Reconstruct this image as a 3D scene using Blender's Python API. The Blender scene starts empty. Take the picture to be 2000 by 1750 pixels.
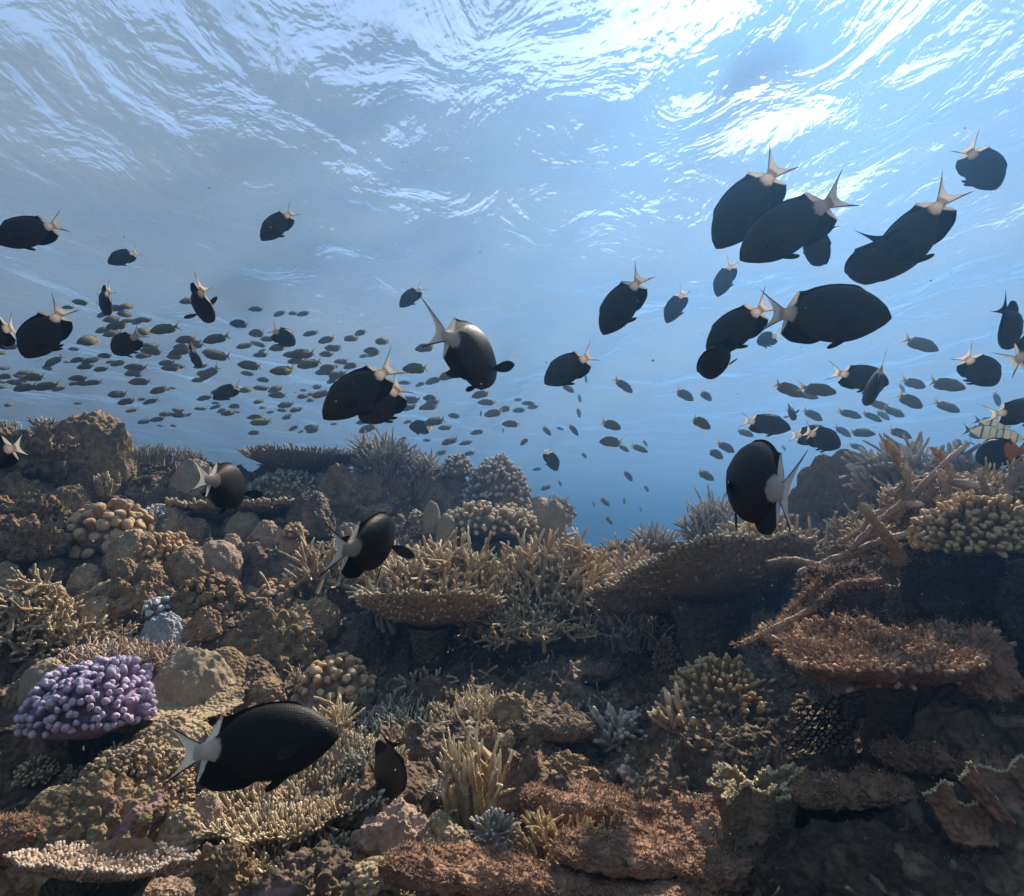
import bpy, bmesh, math, random
import numpy as np
from mathutils import Matrix, Vector

random.seed(7)
RNG = np.random.default_rng(11)
sc = bpy.context.scene
COL = sc.collection
R = math.radians

# ------------------------------------------------------------------ camera, sky, sun, exposure
F = 1150.0                       # focal length in photo pixels (photo 2000 x 1750)
PITCH = R(8.7)
cam_d = bpy.data.cameras.new('camera')
cam = bpy.data.objects.new('camera', cam_d)
COL.objects.link(cam)
cam.rotation_euler = (R(90) + PITCH, 0, 0)
cam_d.sensor_fit = 'HORIZONTAL'
cam_d.sensor_width = 36.0
cam_d.lens = 36.0 * F / 2000.0
cam_d.clip_start = 0.02
cam_d.clip_end = 1000.0
sc.camera = cam

SUN_EL, SUN_AZ = R(45), R(29)    # azimuth to the right of the view direction (+Y)
world = bpy.data.worlds.new('World')
sc.world = world
world.use_nodes = True
wn = world.node_tree.nodes
bg = wn['Background']
sky = wn.new('ShaderNodeTexSky')
sky.sky_type = 'NISHITA'
sky.sun_disc = False
sky.dust_density = 0.7
sky.sun_elevation = SUN_EL
sky.sun_rotation = SUN_AZ
world.node_tree.links.new(sky.outputs[0], bg.inputs[0])
bg.inputs[1].default_value = 0.05

sun_d = bpy.data.lights.new('sun', 'SUN')
sun_d.energy = 5.0
sun_d.angle = R(0.5)
sun_d.color = (1.0, 0.86, 0.67)
sun = bpy.data.objects.new('sun', sun_d)
COL.objects.link(sun)
sdir = Vector((math.sin(SUN_AZ) * math.cos(SUN_EL), math.cos(SUN_AZ) * math.cos(SUN_EL), math.sin(SUN_EL)))
sun.rotation_euler = sdir.to_track_quat('Z', 'Y').to_euler()
sun.location = (0, 0, 20)

sc.view_settings.view_transform = 'Standard'
sc.view_settings.look = 'None'
sc.view_settings.exposure = 1.88
sc.view_settings.gamma = 1.0
sc.render.engine = 'CYCLES'
cy = sc.cycles
cy.use_denoising = True
try:
    cy.denoiser = 'OPENIMAGEDENOISE'
except Exception:
    pass
cy.max_bounces = 6
cy.diffuse_bounces = 2
cy.glossy_bounces = 2
cy.transmission_bounces = 3
cy.volume_bounces = 0
cy.transparent_max_bounces = 8
cy.caustics_reflective = False
cy.caustics_refractive = False
cy.sample_clamp_indirect = 4.0

# ------------------------------------------------------------------ pixel -> world
CR = np.array([1.0, 0, 0])
CU = np.array([0, -math.sin(PITCH), math.cos(PITCH)])
CF = np.array([0, math.cos(PITCH), math.sin(PITCH)])


def ray(px, py):
    return CF + CR * (px - 1000.0) / F - CU * (py - 875.0) / F


def at(px, py, d):
    return ray(px, py) * d


# ------------------------------------------------------------------ noise
def _hash(ix, iy, iz):
    h = (ix.astype(np.int64) * 374761393 + iy.astype(np.int64) * 668265263 + iz.astype(np.int64) * 2147483647) & 0xffffffff
    h = ((h ^ (h >> 13)) * 1274126177) & 0xffffffff
    h = ((h ^ (h >> 16)) * 2246822519) & 0xffffffff
    h = h ^ (h >> 15)
    return (h & 0xffffff).astype(np.float64) / 0xffffff


def vnoise(p):
    p = np.asarray(p, float)
    i = np.floor(p)
    f = p - i
    f = f * f * f * (f * (f * 6 - 15) + 10)
    i = i.astype(np.int64)
    r = 0
    for dx in (0, 1):
        wx = f[..., 0] if dx else 1 - f[..., 0]
        for dy in (0, 1):
            wy = f[..., 1] if dy else 1 - f[..., 1]
            for dz in (0, 1):
                wz = f[..., 2] if dz else 1 - f[..., 2]
                r = r + wx * wy * wz * _hash(i[..., 0] + dx, i[..., 1] + dy, i[..., 2] + dz)
    return r * 2 - 1


def fbm(p, octv=4, gain=0.5):
    p = np.asarray(p, float)
    r, a, s = 0, 1.0, 0.0
    for k in range(octv):
        r = r + a * vnoise(p + 17.3 * k)
        s += a
        p = p * 2.03
        a *= gain
    return r / s * 1.6


def billow(p, octv=3):
    p = np.asarray(p, float)
    r, a, s = 0, 1.0, 0.0
    for k in range(octv):
        r = r + a * (1 - np.abs(vnoise(p + 31.7 * k)) * 2)
        s += a
        p = p * 2.1
        a *= 0.5
    return r / s


# ------------------------------------------------------------------ mesh builder
class MB:
    def __init__(self):
        self.v, self.q, self.t, self.a, self.n = [], [], [], [], 0

    def add(self, v, quads=None, tris=None, att=None):
        v = np.asarray(v, float).reshape(-1, 3)
        if quads is not None and len(quads):
            self.q.append(np.asarray(quads, np.int64) + self.n)
        if tris is not None and len(tris):
            self.t.append(np.asarray(tris, np.int64) + self.n)
        self.v.append(v)
        self.a.append(np.zeros(len(v)) if att is None else np.asarray(att, float).reshape(-1))
        self.n += len(v)

    def verts(self):
        return np.concatenate(self.v)

    def mesh(self, name, mat, smooth=True):
        v = np.concatenate(self.v)
        q = np.concatenate(self.q) if self.q else np.zeros((0, 4), np.int64)
        t = np.concatenate(self.t) if self.t else np.zeros((0, 3), np.int64)
        me = bpy.data.meshes.new(name)
        me.vertices.add(len(v))
        me.vertices.foreach_set('co', v.astype(np.float32).ravel())
        nl = len(q) * 4 + len(t) * 3
        me.loops.add(nl)
        me.loops.foreach_set('vertex_index', np.concatenate([q.ravel(), t.ravel()]).astype(np.int32))
        me.polygons.add(len(q) + len(t))
        ls = np.concatenate([np.arange(len(q)) * 4, len(q) * 4 + np.arange(len(t)) * 3]).astype(np.int32)
        me.polygons.foreach_set('loop_start', ls)
        me.update(calc_edges=True)
        me.validate()
        if smooth:
            me.polygons.foreach_set('use_smooth', np.ones(len(me.polygons), bool))
        at_ = me.attributes.new('pat', 'FLOAT', 'POINT')
        at_.data.foreach_set('value', np.concatenate(self.a).astype(np.float32))
        me.materials.append(mat)
        me.update()
        return me

    def build(self, name, mat, parent=None, smooth=True, loc=None):
        o = bpy.data.objects.new(name, self.mesh(name, mat, smooth))
        COL.objects.link(o)
        if parent is not None:
            o.parent = parent
        if loc is not None:
            o.location = loc
        return o


def tag(o, label=None, cat=None, group=None, kind=None):
    if label: o['label'] = label
    if cat: o['category'] = cat
    if group: o['group'] = group
    if kind: o['kind'] = kind
    return o


def empty(name, loc):
    o = bpy.data.objects.new(name, None)
    o.empty_display_size = 0.05
    COL.objects.link(o)
    o.location = loc
    return o


def unit(a):
    a = np.asarray(a, float)
    return a / np.maximum(np.linalg.norm(a, axis=-1, keepdims=True), 1e-9)


def tubes(mb, P, Rr, S=6, att=None, jit=0.0):
    """P (N,K,3) centre lines, Rr (N,K) radii: N tubes of K rings added to mb."""
    P = np.asarray(P, float)
    N, K, _ = P.shape
    T = np.empty_like(P)
    T[:, 1:-1] = P[:, 2:] - P[:, :-2]
    T[:, 0] = P[:, 1] - P[:, 0]
    T[:, -1] = P[:, -1] - P[:, -2]
    T = unit(T)
    ref = np.where(np.abs(T[:, :1, 2:3]) > 0.9, np.array([1.0, 0, 0]), np.array([0, 0, 1.0]))
    ref = np.broadcast_to(ref, T.shape)
    A = unit(np.cross(T, ref))
    B = np.cross(T, A)
    ang = np.arange(S) * 2 * math.pi / S
    rr = np.asarray(Rr)[:, :, None] * np.ones(S)
    if jit:
        rr = rr * (1 + jit * RNG.normal(size=rr.shape))
    V = P[:, :, None, :] + (A[:, :, None, :] * np.cos(ang)[None, None, :, None] + B[:, :, None, :] * np.sin(ang)[None, None, :, None]) * rr[..., None]
    base = (np.arange(N) * K * S)[:, None, None] + (np.arange(K - 1) * S)[None, :, None]
    j = np.arange(S)[None, None, :]
    j2 = (j + 1) % S
    q = np.stack([base + j, base + j2, base + S + j2, base + S + j], -1).reshape(-1, 4)
    if att is None:
        att = np.broadcast_to(np.linspace(0, 1, K)[None, :, None], (N, K, S))
    else:
        att = np.broadcast_to(np.asarray(att)[:, :, None], (N, K, S))
    mb.add(V.reshape(-1, 3), q, att=att.reshape(-1))


def branches(mb, P0, D, L, r, bend=0.25, K=8, S=6, taper=0.45, round_tip=True, jit=0.05, wig=0.014):
    """round-tipped branches from P0 along D"""
    P0 = np.asarray(P0, float)
    N = len(P0)
    D = unit(D)
    L = np.broadcast_to(np.asarray(L, float), (N,))
    r = np.broadcast_to(np.asarray(r, float), (N,))
    t = np.linspace(0, 1, K - 2)
    t = np.concatenate([t * 0.93, [0.975, 1.0]])
    bv = unit(RNG.normal(size=(N, 3))) * bend
    bv = bv - D * np.sum(bv * D, -1, keepdims=True)
    P = P0[:, None] + D[:, None] * (L[:, None] * t)[..., None] + bv[:, None] * (L[:, None] * t * t)[..., None]
    if wig:
        P = P + RNG.normal(size=P.shape) * (wig * L)[:, None, None] * (t * (1 - t) * 4)[None, :, None]
    prof = 1 - taper * t
    if round_tip:
        prof[-2] *= 0.72
        prof[-1] *= 0.12
    tubes(mb, P, r[:, None] * prof[None], S, att=np.broadcast_to(t[None], (N, K)), jit=jit)
    return P


_ICO = {}


def ico(sub):
    if sub not in _ICO:
        bm = bmesh.new()
        bmesh.ops.create_icosphere(bm, subdivisions=sub, radius=1.0)
        v = np.array([x.co[:] for x in bm.verts])
        f = np.array([[a.index for a in x.verts] for x in bm.faces])
        bm.free()
        _ICO[sub] = (v, f)
    return _ICO[sub]


def vnormals(v, f):
    n = np.cross(v[f[:, 1]] - v[f[:, 0]], v[f[:, 2]] - v[f[:, 0]])
    r = np.zeros_like(v)
    for k in range(3):
        np.add.at(r, f[:, k], n)
    return unit(r)


def fib(n):
    i = np.arange(n) + 0.5
    z = 1 - 2 * i / n
    ph = i * math.pi * (3 - math.sqrt(5))
    s = np.sqrt(1 - z * z)
    return np.stack([s * np.cos(ph), s * np.sin(ph), z], -1)


# ------------------------------------------------------------------ materials
def new_mat(name):
    m = bpy.data.materials.new(name)
    m.use_nodes = True
    nt = m.node_tree
    nt.nodes.clear()
    out = nt.nodes.new('ShaderNodeOutputMaterial')
    return m, nt, out


def coral_mat(name, c1, c2, tip=None, scale=60.0, bump=0.6, tip_at=0.8, cell=180.0, rough=0.85, dist=0.004, speck=0.35, crust=None):
    m, nt, out = new_mat(name)
    N, Lk = nt.nodes, nt.links
    tc = N.new('ShaderNodeTexCoord')
    n1 = N.new('ShaderNodeTexNoise'); n1.inputs['Scale'].default_value = scale * 0.25; n1.inputs['Detail'].default_value = 6
    n2 = N.new('ShaderNodeTexNoise'); n2.inputs['Scale'].default_value = scale * 1.7; n2.inputs['Detail'].default_value = 4
    vo = N.new('ShaderNodeTexVoronoi'); vo.inputs['Scale'].default_value = cell
    for x in (n1, n2, vo):
        Lk.new(tc.outputs['Object'], x.inputs['Vector'])
    rp = N.new('ShaderNodeMapRange'); rp.inputs[1].default_value = 0.35; rp.inputs[2].default_value = 0.68
    Lk.new(n1.outputs[0], rp.inputs[0])
    mx = N.new('ShaderNodeMix'); mx.data_type = 'RGBA'
    mx.inputs[6].default_value = (*c1, 1); mx.inputs[7].default_value = (*c2, 1)
    Lk.new(rp.outputs[0], mx.inputs[0])
    # blotchy variation of the living tissue
    mv = N.new('ShaderNodeMix'); mv.data_type = 'RGBA'; mv.blend_type = 'MULTIPLY'
    mv.inputs[0].default_value = 1.0
    rv = N.new('ShaderNodeMapRange'); rv.inputs[1].default_value = 0.25; rv.inputs[2].default_value = 0.75
    rv.inputs[3].default_value = 1 - speck; rv.inputs[4].default_value = 1 + speck * 0.6
    Lk.new(n2.outputs[0], rv.inputs[0])
    Lk.new(mx.outputs[2], mv.inputs[6]); Lk.new(rv.outputs[0], mv.inputs[7])
    col = mv.outputs[2]
    if crust:
        for k_, (cc, th_, sc_) in enumerate(crust):
            nc = N.new('ShaderNodeTexNoise'); nc.noise_dimensions = '4D'
            nc.inputs['Scale'].default_value = sc_; nc.inputs['Detail'].default_value = 5; nc.inputs['W'].default_value = 3.1 * k_ + 1
            Lk.new(tc.outputs['Object'], nc.inputs['Vector'])
            rc = N.new('ShaderNodeMapRange'); rc.inputs[1].default_value = th_; rc.inputs[2].default_value = th_ + 0.07
            Lk.new(nc.outputs[0], rc.inputs[0])
            mc = N.new('ShaderNodeMix'); mc.data_type = 'RGBA'
            mc.inputs[7].default_value = (*cc, 1)
            Lk.new(rc.outputs[0], mc.inputs[0]); Lk.new(col, mc.inputs[6])
            col = mc.outputs[2]
    if tip is not None:
        at_ = N.new('ShaderNodeAttribute'); at_.attribute_name = 'pat'
        tr = N.new('ShaderNodeMapRange'); tr.interpolation_type = 'SMOOTHSTEP'
        tr.inputs[1].default_value = tip_at - 0.18; tr.inputs[2].default_value = min(1.0, tip_at + 0.12)
        Lk.new(at_.outputs['Fac'], tr.inputs[0])
        mt = N.new('ShaderNodeMix'); mt.data_type = 'RGBA'
        mt.inputs[7].default_value = (*tip, 1)
        Lk.new(tr.outputs[0], mt.inputs[0]); Lk.new(col, mt.inputs[6])
        col = mt.outputs[2]
    b = N.new('ShaderNodeBsdfPrincipled')
    b.inputs['Roughness'].default_value = rough
    b.inputs['Specular IOR Level'].default_value = 0.15
    Lk.new(col, b.inputs['Base Color'])
    ad = N.new('ShaderNodeMath'); ad.operation = 'MULTIPLY_ADD'
    Lk.new(vo.outputs['Distance'], ad.inputs[0]); ad.inputs[1].default_value = -0.9
    Lk.new(n2.outputs[0], ad.inputs[2])
    bu = N.new('ShaderNodeBump'); bu.inputs['Strength'].default_value = bump; bu.inputs['Distance'].default_value = dist
    Lk.new(ad.outputs[0], bu.inputs['Height'])
    Lk.new(bu.outputs[0], b.inputs['Normal'])
    Lk.new(b.outputs[0], out.inputs[0])
    return m


M = {}
M['rock'] = coral_mat('reef_rock', (0.105, 0.075, 0.048), (0.215, 0.15, 0.095), scale=22, bump=1.0, cell=70, dist=0.012, speck=0.6, crust=[((0.30, 0.17, 0.15), 0.60, 14), ((0.42, 0.36, 0.25), 0.64, 23), ((0.16, 0.115, 0.055), 0.63, 11)])
M['dark'] = coral_mat('shade_darkened_rock', (0.045, 0.031, 0.021), (0.105, 0.068, 0.044), scale=22, bump=1.0, cell=90, dist=0.010, speck=0.6)  # darker copy of the reef rock, with shade put into its colour
M['rubble'] = coral_mat('rubble', (0.26, 0.19, 0.125), (0.42, 0.33, 0.22), tip=(0.5, 0.41, 0.29), scale=30, bump=0.7, cell=160)
M['turf'] = coral_mat('turf_algae', (0.20, 0.108, 0.066), (0.36, 0.21, 0.13), tip=(0.52, 0.34, 0.21), scale=30, bump=0.8, cell=120, dist=0.008, speck=0.5, tip_at=0.6)
M['tan'] = coral_mat('tan_coral', (0.36, 0.26, 0.145), (0.46, 0.34, 0.20), tip=(0.72, 0.60, 0.42), scale=40, tip_at=0.86)
M['stag'] = coral_mat('staghorn_coral', (0.40, 0.285, 0.15), (0.52, 0.38, 0.215), tip=(0.80, 0.68, 0.47), scale=30, tip_at=0.9, cell=260, bump=0.8, dist=0.003)
M['grey'] = coral_mat('grey_coral', (0.30, 0.26, 0.20), (0.40, 0.36, 0.28), tip=(0.58, 0.54, 0.46), scale=30, tip_at=0.88, cell=240, bump=0.8, dist=0.003)
M['blue'] = coral_mat('blue_grey_coral', (0.30, 0.31, 0.31), (0.44, 0.455, 0.46), tip=(0.60, 0.62, 0.63), scale=50, cell=150, bump=1.0, dist=0.006)
M['greygreen'] = coral_mat('grey_green_coral', (0.20, 0.20, 0.155), (0.30, 0.30, 0.235), tip=(0.48, 0.47, 0.38), scale=40, tip_at=0.88, cell=240)
M['purple'] = coral_mat('purple_coral', (0.27, 0.185, 0.275), (0.36, 0.26, 0.375), tip=(0.56, 0.46, 0.57), scale=40, tip_at=0.8, cell=300, bump=0.5, dist=0.003)
M['gold'] = coral_mat('golden_coral', (0.38, 0.235, 0.10), (0.50, 0.325, 0.155), tip=(0.62, 0.46, 0.26), scale=40, tip_at=0.85, cell=220)
M['orange'] = coral_mat('orange_tan_coral', (0.39, 0.24, 0.12), (0.50, 0.32, 0.17), tip=(0.57, 0.41, 0.25), scale=40, tip_at=0.9, cell=300, bump=0.5)
M['olive'] = coral_mat('olive_coral', (0.20, 0.132, 0.070), (0.37, 0.255, 0.140), scale=26, cell=110, bump=1.0, dist=0.008, speck=0.5, crust=[((0.30, 0.17, 0.15), 0.60, 14), ((0.42, 0.36, 0.25), 0.64, 23), ((0.16, 0.115, 0.055), 0.63, 11)])
M['brain'] = coral_mat('brain_coral', (0.31, 0.222, 0.128), (0.48, 0.362, 0.228), scale=30, cell=95, bump=1.0, dist=0.010, speck=0.3, crust=[((0.30, 0.20, 0.13), 0.62, 16), ((0.20, 0.145, 0.075), 0.64, 20)])
M['smooth'] = coral_mat('smooth_coral', (0.30, 0.235, 0.15), (0.38, 0.30, 0.20), scale=60, cell=400, bump=0.5, dist=0.003, speck=0.25)
M['pink'] = coral_mat('dusky_pink_coral', (0.31, 0.21, 0.15), (0.43, 0.31, 0.22), tip=(0.60, 0.47, 0.36), scale=36, tip_at=0.8, cell=160)
M['under'] = coral_mat('plate_underside', (0.20, 0.15, 0.10), (0.31, 0.23, 0.15), scale=30, cell=130, bump=0.9, dist=0.005, speck=0.4)
M['under_gold'] = coral_mat('golden_plate', (0.30, 0.21, 0.12), (0.42, 0.30, 0.18), scale=40, cell=150, bump=0.9, dist=0.004, speck=0.5)
M['yellow_rim'] = coral_mat('cream_rim', (0.60, 0.48, 0.26), (0.72, 0.60, 0.38), scale=60, cell=260)
M['fan'] = coral_mat('black_fan', (0.02, 0.014, 0.012), (0.035, 0.02, 0.018), scale=60, cell=300)


def fish_mat(name, dark, light, edge=None, fin=False, rough=0.55, cell=380):
    m, nt, out = new_mat(name)
    N, Lk = nt.nodes, nt.links
    at_ = N.new('ShaderNodeAttribute'); at_.attribute_name = 'pat'
    tc = N.new('ShaderNodeTexCoord')
    nz = N.new('ShaderNodeTexNoise'); nz.inputs['Scale'].default_value = 190; nz.inputs['Detail'].default_value = 3
    Lk.new(tc.outputs['Object'], nz.inputs['Vector'])
    ad = N.new('ShaderNodeMath'); ad.operation = 'MULTIPLY_ADD'
    Lk.new(nz.outputs[0], ad.inputs[0]); ad.inputs[1].default_value = 0.35
    Lk.new(at_.outputs['Fac'], ad.inputs[2])
    rp = N.new('ShaderNodeMapRange'); rp.interpolation_type = 'SMOOTHSTEP'
    rp.inputs[1].default_value = 0.52; rp.inputs[2].default_value = 0.82
    Lk.new(ad.outputs[0], rp.inputs[0])
    mx = N.new('ShaderNodeMix'); mx.data_type = 'RGBA'
    mx.inputs[6].default_value = (*dark, 1); mx.inputs[7].default_value = (*light, 1)
    Lk.new(rp.outputs[0], mx.inputs[0])
    b = N.new('ShaderNodeBsdfPrincipled')
    b.inputs['Roughness'].default_value = rough
    b.inputs['Specular IOR Level'].default_value = 0.14
    Lk.new(mx.outputs[2], b.inputs['Base Color'])
    bu = N.new('ShaderNodeBump')
    if fin:
        wv = N.new('ShaderNodeTexWave'); wv.wave_type = 'BANDS'; wv.bands_direction = 'Z'
        wv.inputs['Scale'].default_value = 130; wv.inputs['Distortion'].default_value = 0.6
        Lk.new(tc.outputs['Object'], wv.inputs['Vector'])
        Lk.new(wv.outputs['Fac'], bu.inputs['Height'])
        bu.inputs['Strength'].default_value = 0.35; bu.inputs['Distance'].default_value = 0.001
        tr = N.new('ShaderNodeBsdfTranslucent')
        Lk.new(mx.outputs[2], tr.inputs[0])
        ms = N.new('ShaderNodeMixShader'); ms.inputs[0].default_value = 0.5
        Lk.new(b.outputs[0], ms.inputs[1]); Lk.new(tr.outputs[0], ms.inputs[2])
        Lk.new(ms.outputs[0], out.inputs[0])
    else:
        vo = N.new('ShaderNodeTexVoronoi'); vo.inputs['Scale'].default_value = cell
        vo.inputs['Randomness'].default_value = 0.35
        Lk.new(tc.outputs['Object'], vo.inputs['Vector'])
        Lk.new(vo.outputs['Distance'], bu.inputs['Height'])
        bu.inputs['Strength'].default_value = 0.3; bu.inputs['Distance'].default_value = 0.001
        tr = N.new('ShaderNodeBsdfTranslucent')
        Lk.new(mx.outputs[2], tr.inputs[0])
        hf = N.new('ShaderNodeMath'); hf.operation = 'MULTIPLY'; hf.inputs[1].default_value = 0.62
        Lk.new(rp.outputs[0], hf.inputs[0])
        ms = N.new('ShaderNodeMixShader')
        Lk.new(hf.outputs[0], ms.inputs[0])
        Lk.new(b.outputs[0], ms.inputs[1]); Lk.new(tr.outputs[0], ms.inputs[2])
        Lk.new(ms.outputs[0], out.inputs[0])
    Lk.new(bu.outputs[0], b.inputs['Normal'])
    return m


M['fish'] = fish_mat('haze_lifted_fish_skin', (0.042, 0.034, 0.025), (0.86, 0.77, 0.68))  # black raised in the colour to imitate haze over open-water fish
M['fish_fin'] = fish_mat('black_fish_fin', (0.022, 0.017, 0.013), (0.94, 0.88, 0.80), fin=True)
M['inkfish'] = fish_mat('near_fish_skin', (0.012, 0.010, 0.008), (0.80, 0.72, 0.64))  # same fish skin without the haze lift, for the nearest fish
M['brownfish'] = fish_mat('brown_fish_skin', (0.026, 0.019, 0.013), (0.62, 0.54, 0.46))
M['orangefish'] = fish_mat('orange_tail_skin', (0.014, 0.012, 0.010), (0.75, 0.30, 0.03))
M['orangefin'] = fish_mat('orange_tail_fin', (0.014, 0.012, 0.010), (0.85, 0.40, 0.05), fin=True)
M['school'] = fish_mat('olive_fish_skin', (0.15, 0.145, 0.09), (0.40, 0.36, 0.17), cell=420, rough=0.75)
M['school_fin'] = fish_mat('yellow_fish_fin', (0.06, 0.055, 0.03), (0.72, 0.52, 0.14), fin=True)
M['tiny'] = fish_mat('orange_fish_skin', (0.80, 0.33, 0.02), (0.85, 0.45, 0.05))
M['tinyfin'] = fish_mat('orange_fish_fin', (0.85, 0.40, 0.03), (0.85, 0.45, 0.05), fin=True)
M['sergeant'] = fish_mat('barred_fish_skin', (0.09, 0.10, 0.10), (0.62, 0.62, 0.50))
M['sergeantfin'] = fish_mat('barred_fish_fin', (0.09, 0.10, 0.10), (0.5, 0.5, 0.42), fin=True)
M['pectoral'] = fish_mat('clear_fin', (0.044, 0.037, 0.028), (0.10, 0.10, 0.09), fin=True)
M['eye'] = fish_mat('fish_eye', (0.004, 0.004, 0.005), (0.25, 0.2, 0.12), rough=0.08)

# ------------------------------------------------------------------ water surface
ZS = 2.9


def water_mat():
    m, nt, out = new_mat('water_surface')
    N, Lk = nt.nodes, nt.links
    tc = N.new('ShaderNodeTexCoord')

    def noise(scale, sx, sy, rot, det=3.0, dis=0.4):
        mp = N.new('ShaderNodeMapping')
        mp.inputs['Scale'].default_value = (sx, sy, 1)
        mp.inputs['Rotation'].default_value = (0, 0, R(rot))
        Lk.new(tc.outputs['Object'], mp.inputs['Vector'])
        n = N.new('ShaderNodeTexNoise')
        n.inputs['Scale'].default_value = scale
        n.inputs['Detail'].default_value = det
        n.inputs['Distortion'].default_value = dis
        Lk.new(mp.outputs[0], n.inputs['Vector'])
        return n.outputs[0]
    a = noise(1.5, 1.12, 0.8, 24, 4.0, 0.9)
    b_ = noise(6.0, 1.2, 0.65, -16, 3.0, 0.6)
    c = noise(17, 1.2, 0.6, -8, 2.0, 0.3)

    def madd(x, k, y=None):
        n = N.new('ShaderNodeMath'); n.operation = 'MULTIPLY_ADD'
        Lk.new(x, n.inputs[0]); n.inputs[1].default_value = k
        if y is None: n.inputs[2].default_value = 0
        else: Lk.new(y, n.inputs[2])
        return n.outputs[0]
    h = madd(c, 0.04, madd(b_, 0.18, madd(a, 1.0)))
    bu = N.new('ShaderNodeBump')
    bu.inputs['Strength'].default_value = 1.0
    bu.inputs['Distance'].default_value = 0.075
    Lk.new(h, bu.inputs['Height'])
    fr = N.new('ShaderNodeFresnel'); fr.inputs['IOR'].default_value = 1.25
    Lk.new(bu.outputs[0], fr.inputs['Normal'])
    tr = N.new('ShaderNodeBsdfTransparent'); tr.inputs[0].default_value = (0.86, 0.89, 0.95, 1)
    rf = N.new('ShaderNodeBsdfRefraction'); rf.inputs['IOR'].default_value = 1.333
    rf.inputs['Roughness'].default_value = 0.22
    Lk.new(bu.outputs[0], rf.inputs['Normal'])
    m1 = N.new('ShaderNodeMixShader'); m1.inputs[0].default_value = 0.15
    Lk.new(tr.outputs[0], m1.inputs[1]); Lk.new(rf.outputs[0], m1.inputs[2])
    tl = N.new('ShaderNodeBsdfTranslucent'); tl.inputs[0].default_value = (0.42, 0.66, 1.0, 1)
    m2 = N.new('ShaderNodeMixShader'); m2.inputs[0].default_value = 0.14
    gl = N.new('ShaderNodeBsdfGlossy'); gl.inputs['Roughness'].default_value = 0.10
    gl.inputs[0].default_value = (0.70, 0.86, 1, 1)
    Lk.new(bu.outputs[0], gl.inputs['Normal'])
    ms = N.new('ShaderNodeMixShader')
    Lk.new(fr.outputs[0], ms.inputs[0]); Lk.new(m1.outputs[0], ms.inputs[1]); Lk.new(gl.outputs[0], ms.inputs[2])
    Lk.new(ms.outputs[0], m2.inputs[1]); Lk.new(tl.outputs[0], m2.inputs[2])
    Lk.new(m2.outputs[0], out.inputs[0])
    return m


def build_water():
    ys = np.concatenate([np.linspace(-14, 0.5, 30, endpoint=False), np.geomspace(0.5, 95, 420)])
    us = np.linspace(-1, 1, 420)
    half = np.where(ys < 0, 14, 14 + ys * 0.62)
    X = us[None] * np.abs(us[None]) ** 0.25 * half[:, None]
    Y = np.broadcast_to(ys[:, None], X.shape)
    XO = X - 1.2
    p = np.stack([XO * 0.50 + Y * 0.10, Y * 0.36 - XO * 0.14, np.zeros_like(X)], -1)
    Z = ZS + 0.13 * vnoise(p) + 0.06 * vnoise(p * 2.3 + 9) + 0.016 * vnoise(p * 5.1 + 3)
    ny, nx = X.shape
    idx = np.arange(ny * nx).reshape(ny, nx)
    q = np.stack([idx[:-1, :-1], idx[:-1, 1:], idx[1:, 1:], idx[1:, :-1]], -1).reshape(-1, 4)
    mb = MB()
    mb.add(np.stack([X, Y, Z], -1).reshape(-1, 3), q)
    o = mb.build('water', water_mat())
    tag(o, kind='structure')


build_water()

# ------------------------------------------------------------------ reef terrain (height field)
_cols = {
    -150: [(1750, .95), (1600, 1.15), (1450, 1.45), (1300, 1.8), (1150, 2.2), (1050, 2.6), (950, 3.0), (890, 3.4)],
    150: [(1750, .95), (1600, 1.15), (1450, 1.45), (1300, 1.8), (1150, 2.25), (1050, 2.65), (970, 3.0), (900, 3.5)],
    500: [(1750, .95), (1600, 1.2), (1450, 1.5), (1300, 1.85), (1150, 2.3), (1050, 2.75), (970, 3.2), (915, 3.7)],
    850: [(1750, .95), (1600, 1.2), (1450, 1.5), (1395, 1.62), (1368, 1.88), (1300, 2.0), (1240, 2.12), (1205, 2.25), (1120, 2.6), (1030, 3.1), (975, 3.6)],
    1150: [(1750, .95), (1600, 1.2), (1450, 1.48), (1392, 1.62), (1365, 1.86), (1300, 1.98), (1240, 2.1), (1140, 2.6), (1090, 3.3)],
    1400: [(1750, .9), (1600, 1.1), (1450, 1.38), (1400, 1.5), (1370, 1.72), (1300, 1.86), (1240, 2.0), (1150, 2.4), (1085, 3.1)],
    1600: [(1750, .8), (1600, .95), (1450, 1.2), (1350, 1.4), (1230, 1.6), (1120, 1.9), (1040, 2.4), (1000, 2.9)],
    1850: [(1750, .72), (1600, .86), (1450, 1.05), (1300, 1.22), (1170, 1.35), (1080, 1.55), (1000, 1.9), (960, 2.4)],
    2150: [(1750, .68), (1600, .82), (1450, 1.0), (1300, 1.15), (1150, 1.28), (1050, 1.45), (980, 1.8), (940, 2.3)],
}
_cp = [at(px, py, d) for px, l in _cols.items() for py, d in l]
for x in (-8, -5, -3, -1.5, 0, 1.5, 3, 5, 8):
    _cp += [np.array([x, 5.3, -0.55]), np.array([x, 7.5, -1.8]), np.array([x, 11.0, -2.6]), np.array([x * 0.4, 0.2, -0.62]), np.array([x * 0.4, -1.5, -0.75])]
for x in (-7, 7):
    for y, z in ((1.0, -0.5), (2.0, -0.3), (3.0, 0.15), (4.0, 0.4)):
        _cp.append(np.array([x, y, z]))
_cp = np.array(_cp)
_A = np.linalg.norm(_cp[:, None, :2] - _cp[None, :, :2], axis=-1) + 0.02 * np.eye(len(_cp))
_W = np.linalg.solve(_A, _cp[:, 2] - _cp[:, 2].mean())


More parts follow.
